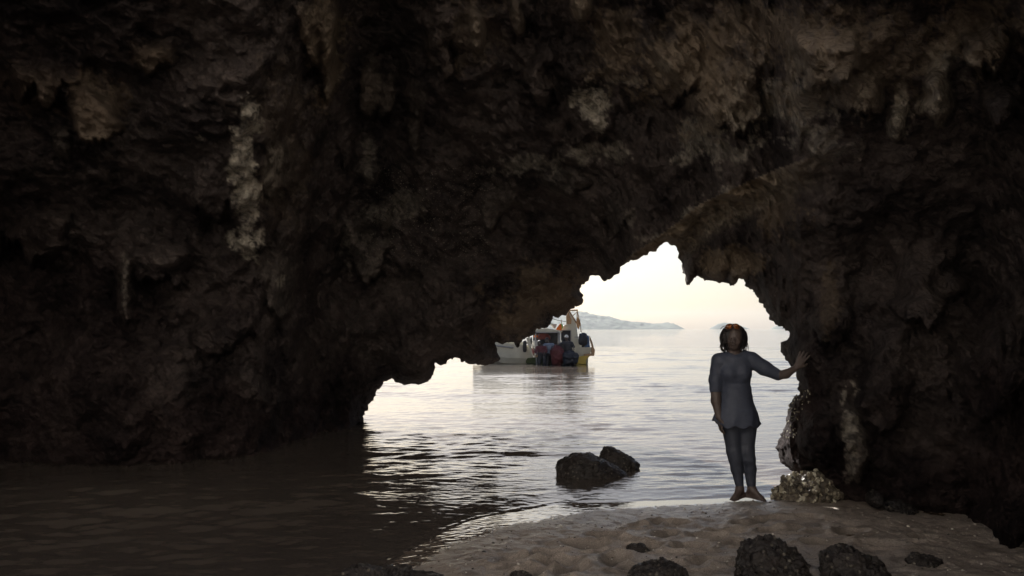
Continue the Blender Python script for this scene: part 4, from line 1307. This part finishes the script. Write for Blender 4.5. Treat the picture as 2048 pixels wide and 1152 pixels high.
MB().prism([Z(270, 512), Z(790, 505), Z(800, 720), Z(960, 730), Z(960, 960), Z(250, 960)], 2.25, 2.32).build('shade_bulkhead', M_NAVY, boat, .01)  # dark sheet added to stand in for shade inside the boat
MB().box((Z(440, 0)[0], 1.5, .6), (1.5, .5, .5)).build('bench', M_NAVY, boat, .04)
# stern frame with canvas and its stays
fm = MB()
def tl(a, b, y0, y1, r): 
    (x0, z0), (x1, z1) = Z(*a), Z(*b); fm.tube([(x0, y0, z0), (x1, y1, z1)], r, 8)
tl((915, 92), (1085, 90), .55, .55, .035); tl((995, 195), (1078, 105), .55, .6, .018); tl((1075, 95), (1068, 330), .55, .6, .02); tl((1078, 110), (1135, 350), .6, .6, .02); tl((1135, 350), (1150, 500), .6, .6, .02)
tl((920, 100), (1060, 330), .47, .47, .028)
fm.build('stern_frame', M_WOOD, boat, smooth_=True)
MB().prism([Z(1072, 190), Z(1100, 240), Z(1136, 352), Z(1122, 400), Z(1105, 455), Z(1070, 400), Z(1058, 325)], .62, .66).build('canvas_flap', M_TAN, boat, .01)
MB().prism([Z(868, 200), Z(905, 118), Z(930, 200), Z(965, 262), Z(958, 350), Z(880, 345)], .42, .48).build('canvas_flap', M_TAN, boat, .01)
ln = MB(); (x0, z0), (x1, z1) = Z(560, 232), Z(868, 305)
ln.tube([(x0, .9, z0), ((x0 + x1) / 2, .9, (z0 + z1) / 2 - .02), (x1, .7, z1)], .014, 6); ln.build('stay_line', M_BLACK, boat)
# boarding ladder, plank, fenders
(x0, z0), (x1, z1) = Z(278, 935), Z(440, 935)
ld = MB(); ld.tube([(x0 + .04, -.35, z0), (x0 + .06, -.42, -.4)], .025, 8); ld.tube([(x1 - .04, -.35, z0), (x1, -.42, -.4)], .025, 8)
ld.tube([(x0 + .04, -.35, z0), (x0 + .04, 0, z0 + .25)], .02, 8); ld.tube([(x1 - .04, -.35, z0), (x1 - .04, 0, z0 + .25)], .02, 8)
lad = ld.build('boarding_ladder', M_GREYM, boat, smooth_=True)
MB().box(((x0 + x1) / 2, -.32, z0), (x1 - x0, .3, .11)).build('step', M_WOOD, lad, .01)
MB().prism([Z(112, 605), Z(178, 582), Z(240, 950), Z(215, 955)], -.18, -.12).build('plank', M_WHITE, boat, .01)
for zx, za, zb, r, y in ((88, 650, 870, .085, -.12), (205, 590, 720, .04, -.12)):
    (xa, z_a), (_, z_b) = Z(zx, za), Z(zx, zb)
    MB().tube([(xa, y, z_b), (xa, y, z_b + .03), (xa, y, z_b + .1), (xa, y, z_a - .1), (xa, y, z_a - .02), (xa, y, z_a)], [r * .5, r * .85, r, r, r * .8, r * .3], 12).build('fender', M_BLACK, boat, smooth_=True)
MB().box((Z(700, 0)[0], 1.3, .33), (Z(1180, 0)[0] - Z(230, 0)[0], 2.2, .05)).build('deck', M_GREYM, boat)
# outboard motor
(xm, zt), (_, zb_) = Z(1165, 510), Z(1165, 745)
om = mesh_obj('outboard_motor', *(lambda m_: (m_.v, m_.f))(MB().tube([(xm, .1, zb_ - .45), (xm, .1, zb_)], [.05, .07], 10)), M_BLACK, boat)
MB().tube([(xm, .1, zb_), (xm, .1, zb_ + .06), (xm, .1, zb_ + .25), (xm, .1, zt - .05), (xm, .1, zt)], [.12, .2, .21, .17, .08], 14).build('cowling', M_NAVY, om, smooth_=True)
MB().box((xm - .18, .1, zt - .2), (.4, .05, .04)).build('tiller', M_GREYM, om)

# things aboard and around
(xa, za), (xb, zb2) = Z(1205, 560), Z(1312, 862)
dr = empty('barrel', (BX + (xa + xb) / 2, YB + .15, zb2)); tag(dr, 'tall blue plastic barrel standing at the stern of the boat', 'barrel')
hh = za - zb2; rr_ = (xb - xa) / 2 * .92
MB().tube([(0, 0, 0), (0, 0, .02), (-.02, 0, hh * .3), (-.02, 0, hh * .31), (-.03, 0, hh * .32), (-.05, 0, hh * .66), (-.05, 0, hh * .67), (-.06, 0, hh * .9), (-.07, 0, hh * .97)], [rr_ * .9, rr_, rr_, rr_ * 1.06, rr_, rr_, rr_ * 1.06, rr_ * .95, rr_ * .8], 20).build('barrel_body', M_BLUE, dr, smooth_=True)
MB().tube([(-.07, 0, hh * .97), (-.07, 0, hh)], rr_ * .7, 16).build('lid', M_BLACK, dr)

fx, fz = Z(770, 500)
fl = empty('flag', (BX + fx, YB + .3, fz)); tag(fl, 'limp orange and green flag hanging beside the boat canopy', 'flag')
Zf = lambda a, b: (Z(a, b)[0] - fx, Z(a, b)[1] - fz)
MB().prism([Zf(748, 338), Zf(700, 400), Zf(668, 452), Zf(668, 475), Zf(720, 490), Zf(762, 497), Zf(776, 430), Zf(765, 350)], -.02, .02).build('orange_cloth', M_ORANGE, fl, .012)
MB().prism([Zf(768, 340), Zf(790, 352), Zf(803, 385), Zf(795, 425), Zf(778, 445), Zf(776, 400)], -.03, .01).build('green_cloth', M_GREEN, fl, .012)
MB().tube([(Zf(772, 270)[0], 0, Zf(772, 270)[1]), (Zf(772, 500)[0], 0, -.05)], .015, 6).build('staff', M_WOOD, fl)


def lump_mesh(name, prof, y, t, mat, parent=None, seed=1):
    """soft bag: traced outline swollen into a rounded body"""
    o = np.array(prof); c = o.mean(0)
    V, F = ICO[4]
    an = np.arctan2(o[:, 1] - c[1], o[:, 0] - c[0]); rr = np.hypot(*(o - c).T); k = np.argsort(an)
    an = np.concatenate([an[k] - 2 * math.pi, an[k], an[k] + 2 * math.pi]); rr = np.tile(rr[k], 3)
    r = np.interp(np.arctan2(V[:, 2], V[:, 0]), an, rr); fl_ = np.sqrt(np.clip(1 - V[:, 1] ** 2, 0, 1)); r = r * fl_ + rr.mean() * (1 - fl_)
    P = np.stack([V[:, 0] * r, V[:, 1] * t, V[:, 2] * r], -1) + V * (.07 * (ridged(V * 1.7 + seed, 3, seed) - .5))[:, None]
    return P, F, c


def bag(label, zpts, y, t, mat, seed):
    P, F, c = lump_mesh('bag', [Z(*q) for q in zpts], y, t, mat, seed=seed)
    e = empty('bag', (BX + c[0], YB + y, c[1])); tag(e, label, 'bag')
    mesh_obj('bag_body', P, F, mat, e)
    top = P[:, 2].max()
    MB().tube([(-.12, 0, top * .75), (-.08, 0, top + .04), (.08, 0, top + .04), (.12, 0, top * .7)], .014, 6).build('strap', M_BLACK, e)


bag('tall red dry bag between the people in front of the boat', [(610, 780), (640, 745), (700, 770), (775, 850), (790, 930), (775, 1050), (700, 1085), (610, 1080), (585, 950)], -.55, .22, M_RED, 3)
bag('bulky black dive bag low beside the red dry bag', [(800, 880), (900, 850), (990, 880), (1045, 940), (1010, 1040), (940, 1090), (820, 1090), (790, 980)], -.75, .3, M_NAVY, 5)


def passenger(label, head, neck, hip, feet, hands, y, top, legm, hair=M_HAIR, capm=None, lean=0.0, sleeves=None, sh=.19, bulk=1.0):
    """head, neck, hip, feet, hands as (x,z) in boat coordinates; y forward offset"""
    hx, hz = head; nx_, nz_ = neck; px_, pz_ = hip
    G = lambda x, z, dy=0: np.array([x, y + dy, z])
    xs2 = [hx, nx_, px_] + [f[0] for f in feet] + [q[0] for q in hands]; zs = [hz, nz_, pz_] + [f[1] for f in feet] + [q[1] for q in hands]
    lo = [min(xs2) - .35, y - .5, min(zs) - .1]; hi = [max(xs2) + .35, y + .4, max(zs) + .25]
    hs = .017
    def torso(F, e=0.):
        F.cone(G(nx_ - sh * .75, nz_ - .07), G(nx_ + sh * .75, nz_ - .07), .06 + e, .06 + e, .05, 1.2)
        F.cone(G(nx_, nz_ - .16), G(px_, pz_ + .12), (.145 + e) * bulk, (.125 + e) * bulk, .05, .75)
        F.cone(G(px_ - .05, pz_), G(px_ + .05, pz_), .12 + e, .12 + e, .05, .85)
    def arms(F, e=0., frac=1.0):
        for s_, (ax_, az_) in zip((-1, 1), hands):
            S = G(nx_ + s_ * sh, nz_ - .09); H_ = G(ax_, az_, -.18)
            el = (S + H_) / 2 + np.array([s_ * .05, .04, -.07])
            F.cone(S, el, .055 + e, .043 + e, .03)
            if frac > .5: F.cone(el, el + (H_ - el) * (1.0 if frac >= 1 else .8), .043 + e, .028 + e, .02)
    def legs(F, e=0.):
        for s_, (fx_, fz_) in zip((-1, 1), feet):
            K = G((px_ + fx_) / 2 + s_ * .06, (pz_ + fz_) / 2 + .02, -.06); A = G(fx_, fz_ + .07)
            F.cone(G(px_ + s_ * .08, pz_ - .03), K, .088 + e, .06 + e, .03); F.cone(K, A, .058 + e, .036 + e, .02)
    e_ = empty('person', (BX + px_, YB + y, min(f[1] for f in feet))); tag(e_, label, 'person')
    loc = (px_, y, min(f[1] for f in feet))
    F = Field(lo, hi, hs)
    torso(F); arms(F); legs(F)
    F.cone(G(nx_, nz_ - .04), G(hx, hz - .06), .055, .05, .03)
    F.ell(G(hx, hz), (.078, .095, .11), .02); F.ell(G(hx, hz - .05, -.03), (.055, .06, .065), .02); F.cone(G(hx, hz, -.09), G(hx, hz - .025, -.11), .012, .016, .01)
    for s_ in (-1, 1): F.ell(G(hx + s_ * .08, hz - .01, .01), (.014, .02, .03), .01)
    for s_, (fx_, fz_) in zip((-1, 1), feet): F.cone(G(fx_, fz_ + .04, .03), G(fx_ + s_ * .04, fz_ + .03, -.15), .04, .03, .02)
    for s_, (ax_, az_) in zip((-1, 1), hands):
        H_ = G(ax_, az_, -.18); S = G(nx_ + s_ * sh, nz_ - .09); dv = H_ - (S + H_) / 2; hand(F, H_, Vector(dv), s_, (-s_, .3, 0), .18, .5, .12, .008, .011)
    F.mesh('body', M_SKIN, e_, loc)
    T = Field(lo, hi, hs); torso(T, .016); arms(T, .014, .8 if sleeves else .4)
    T.clip(lambda x, y_, z: np.maximum(z - (nz_ + .0), (pz_ - .06) - z))
    so_ = T.mesh('shirt', top, e_, loc)
    L = Field(lo, hi, hs); legs(L, .014); L.cone(G(px_ - .05, pz_), G(px_ + .05, pz_), .135, .135, .05, .85)
    zk = min(f[1] for f in feet) + (.12 if legm is M_NAVY else (pz_ - feet[0][1]) * .45)
    L.clip(lambda x, y_, z: np.maximum(z - pz_ - .05, zk - z)); L.mesh('trousers', legm, e_, loc)
    Hh = Field(G(hx - .2, hz - .25, -.2), G(hx + .2, hz + .2, .2), .015)
    Hh.ell(G(hx, hz + .02, .02), (.093, .108, .112), 0)
    if capm is None: Hh.ell(G(hx, hz - .06, .06), (.08, .07, .10), .03)
    Hh.ell(G(hx, hz - .05, -.09), (.065, .07, .085), 0, sub=True)
    if capm is not None:
        Hh.clip(lambda x, y_, z: (hz + .005) - z); Hh.ell(G(hx, hz + .02, -.11), (.06, .08, .012), .005)
    Hh.mesh('cap' if capm else 'hair', capm or hair, e_, loc)
    return e_


passenger('person in black wetsuit and white cap standing in the water by the boat', Z(848, 600), Z(862, 668), Z(880, 900), [(Z(850, 0)[0], -.45), (Z(940, 0)[0], -.45)], [Z(690, 735), Z(965, 775)], -.35, M_NAVY, M_NAVY, capm=M_WSHIRT, sleeves=1, sh=.2, bulk=1.2)
passenger('dark-haired person in a pale blue shirt at the boarding ladder', Z(492, 650), Z(530, 700), Z(545, 900), [(Z(500, 0)[0], -.45), (Z(590, 0)[0], -.45)], [Z(430, 800), Z(600, 790)], -.30, M_LBLUE, M_NAVY, sleeves=None)
passenger('person in a maroon shirt bending over the boarding step', Z(352, 700), Z(385, 745), Z(400, 880), [(Z(330, 0)[0], -.35), (Z(420, 0)[0], -.35)], [Z(300, 870), Z(440, 860)], -.62, M_MAROON, M_NAVY, sleeves=1)
passenger('person in a white shirt and orange cap seated aboard behind the plank', Z(300, 600), Z(285, 655), Z(285, 820), [(Z(260, 0)[0], .3), (Z(330, 0)[0], .3)], [Z(240, 780), Z(350, 790)], .45, M_WSHIRT, M_MAROON, capm=M_ORANGE, sleeves=1)

# ------------------------------------------------------------------ haze over the sea
def build_haze():
    m = bpy.data.materials.new('sea_haze'); m.use_nodes = True; nt = m.node_tree
    for n in list(nt.nodes):
        if n.type != 'OUTPUT_MATERIAL': nt.nodes.remove(n)
    out = [n for n in nt.nodes if n.type == 'OUTPUT_MATERIAL'][0]
    v = nt.nodes.new('ShaderNodeVolumePrincipled')
    v.inputs['Color'].default_value = (0.88, 0.93, 1.0, 1); v.inputs['Density'].default_value = HAZE_D
    v.inputs['Anisotropy'].default_value = 0.2
    nt.links.new(v.outputs[0], out.inputs['Volume'])
    b = MB().box((0, 3150, 69), (13600, 7000, 146))
    o = b.build('haze', m)
    tag(o, 'pale sea haze between the cave and the islands', kind='stuff')
HAZE_D = 0.00007
build_haze()
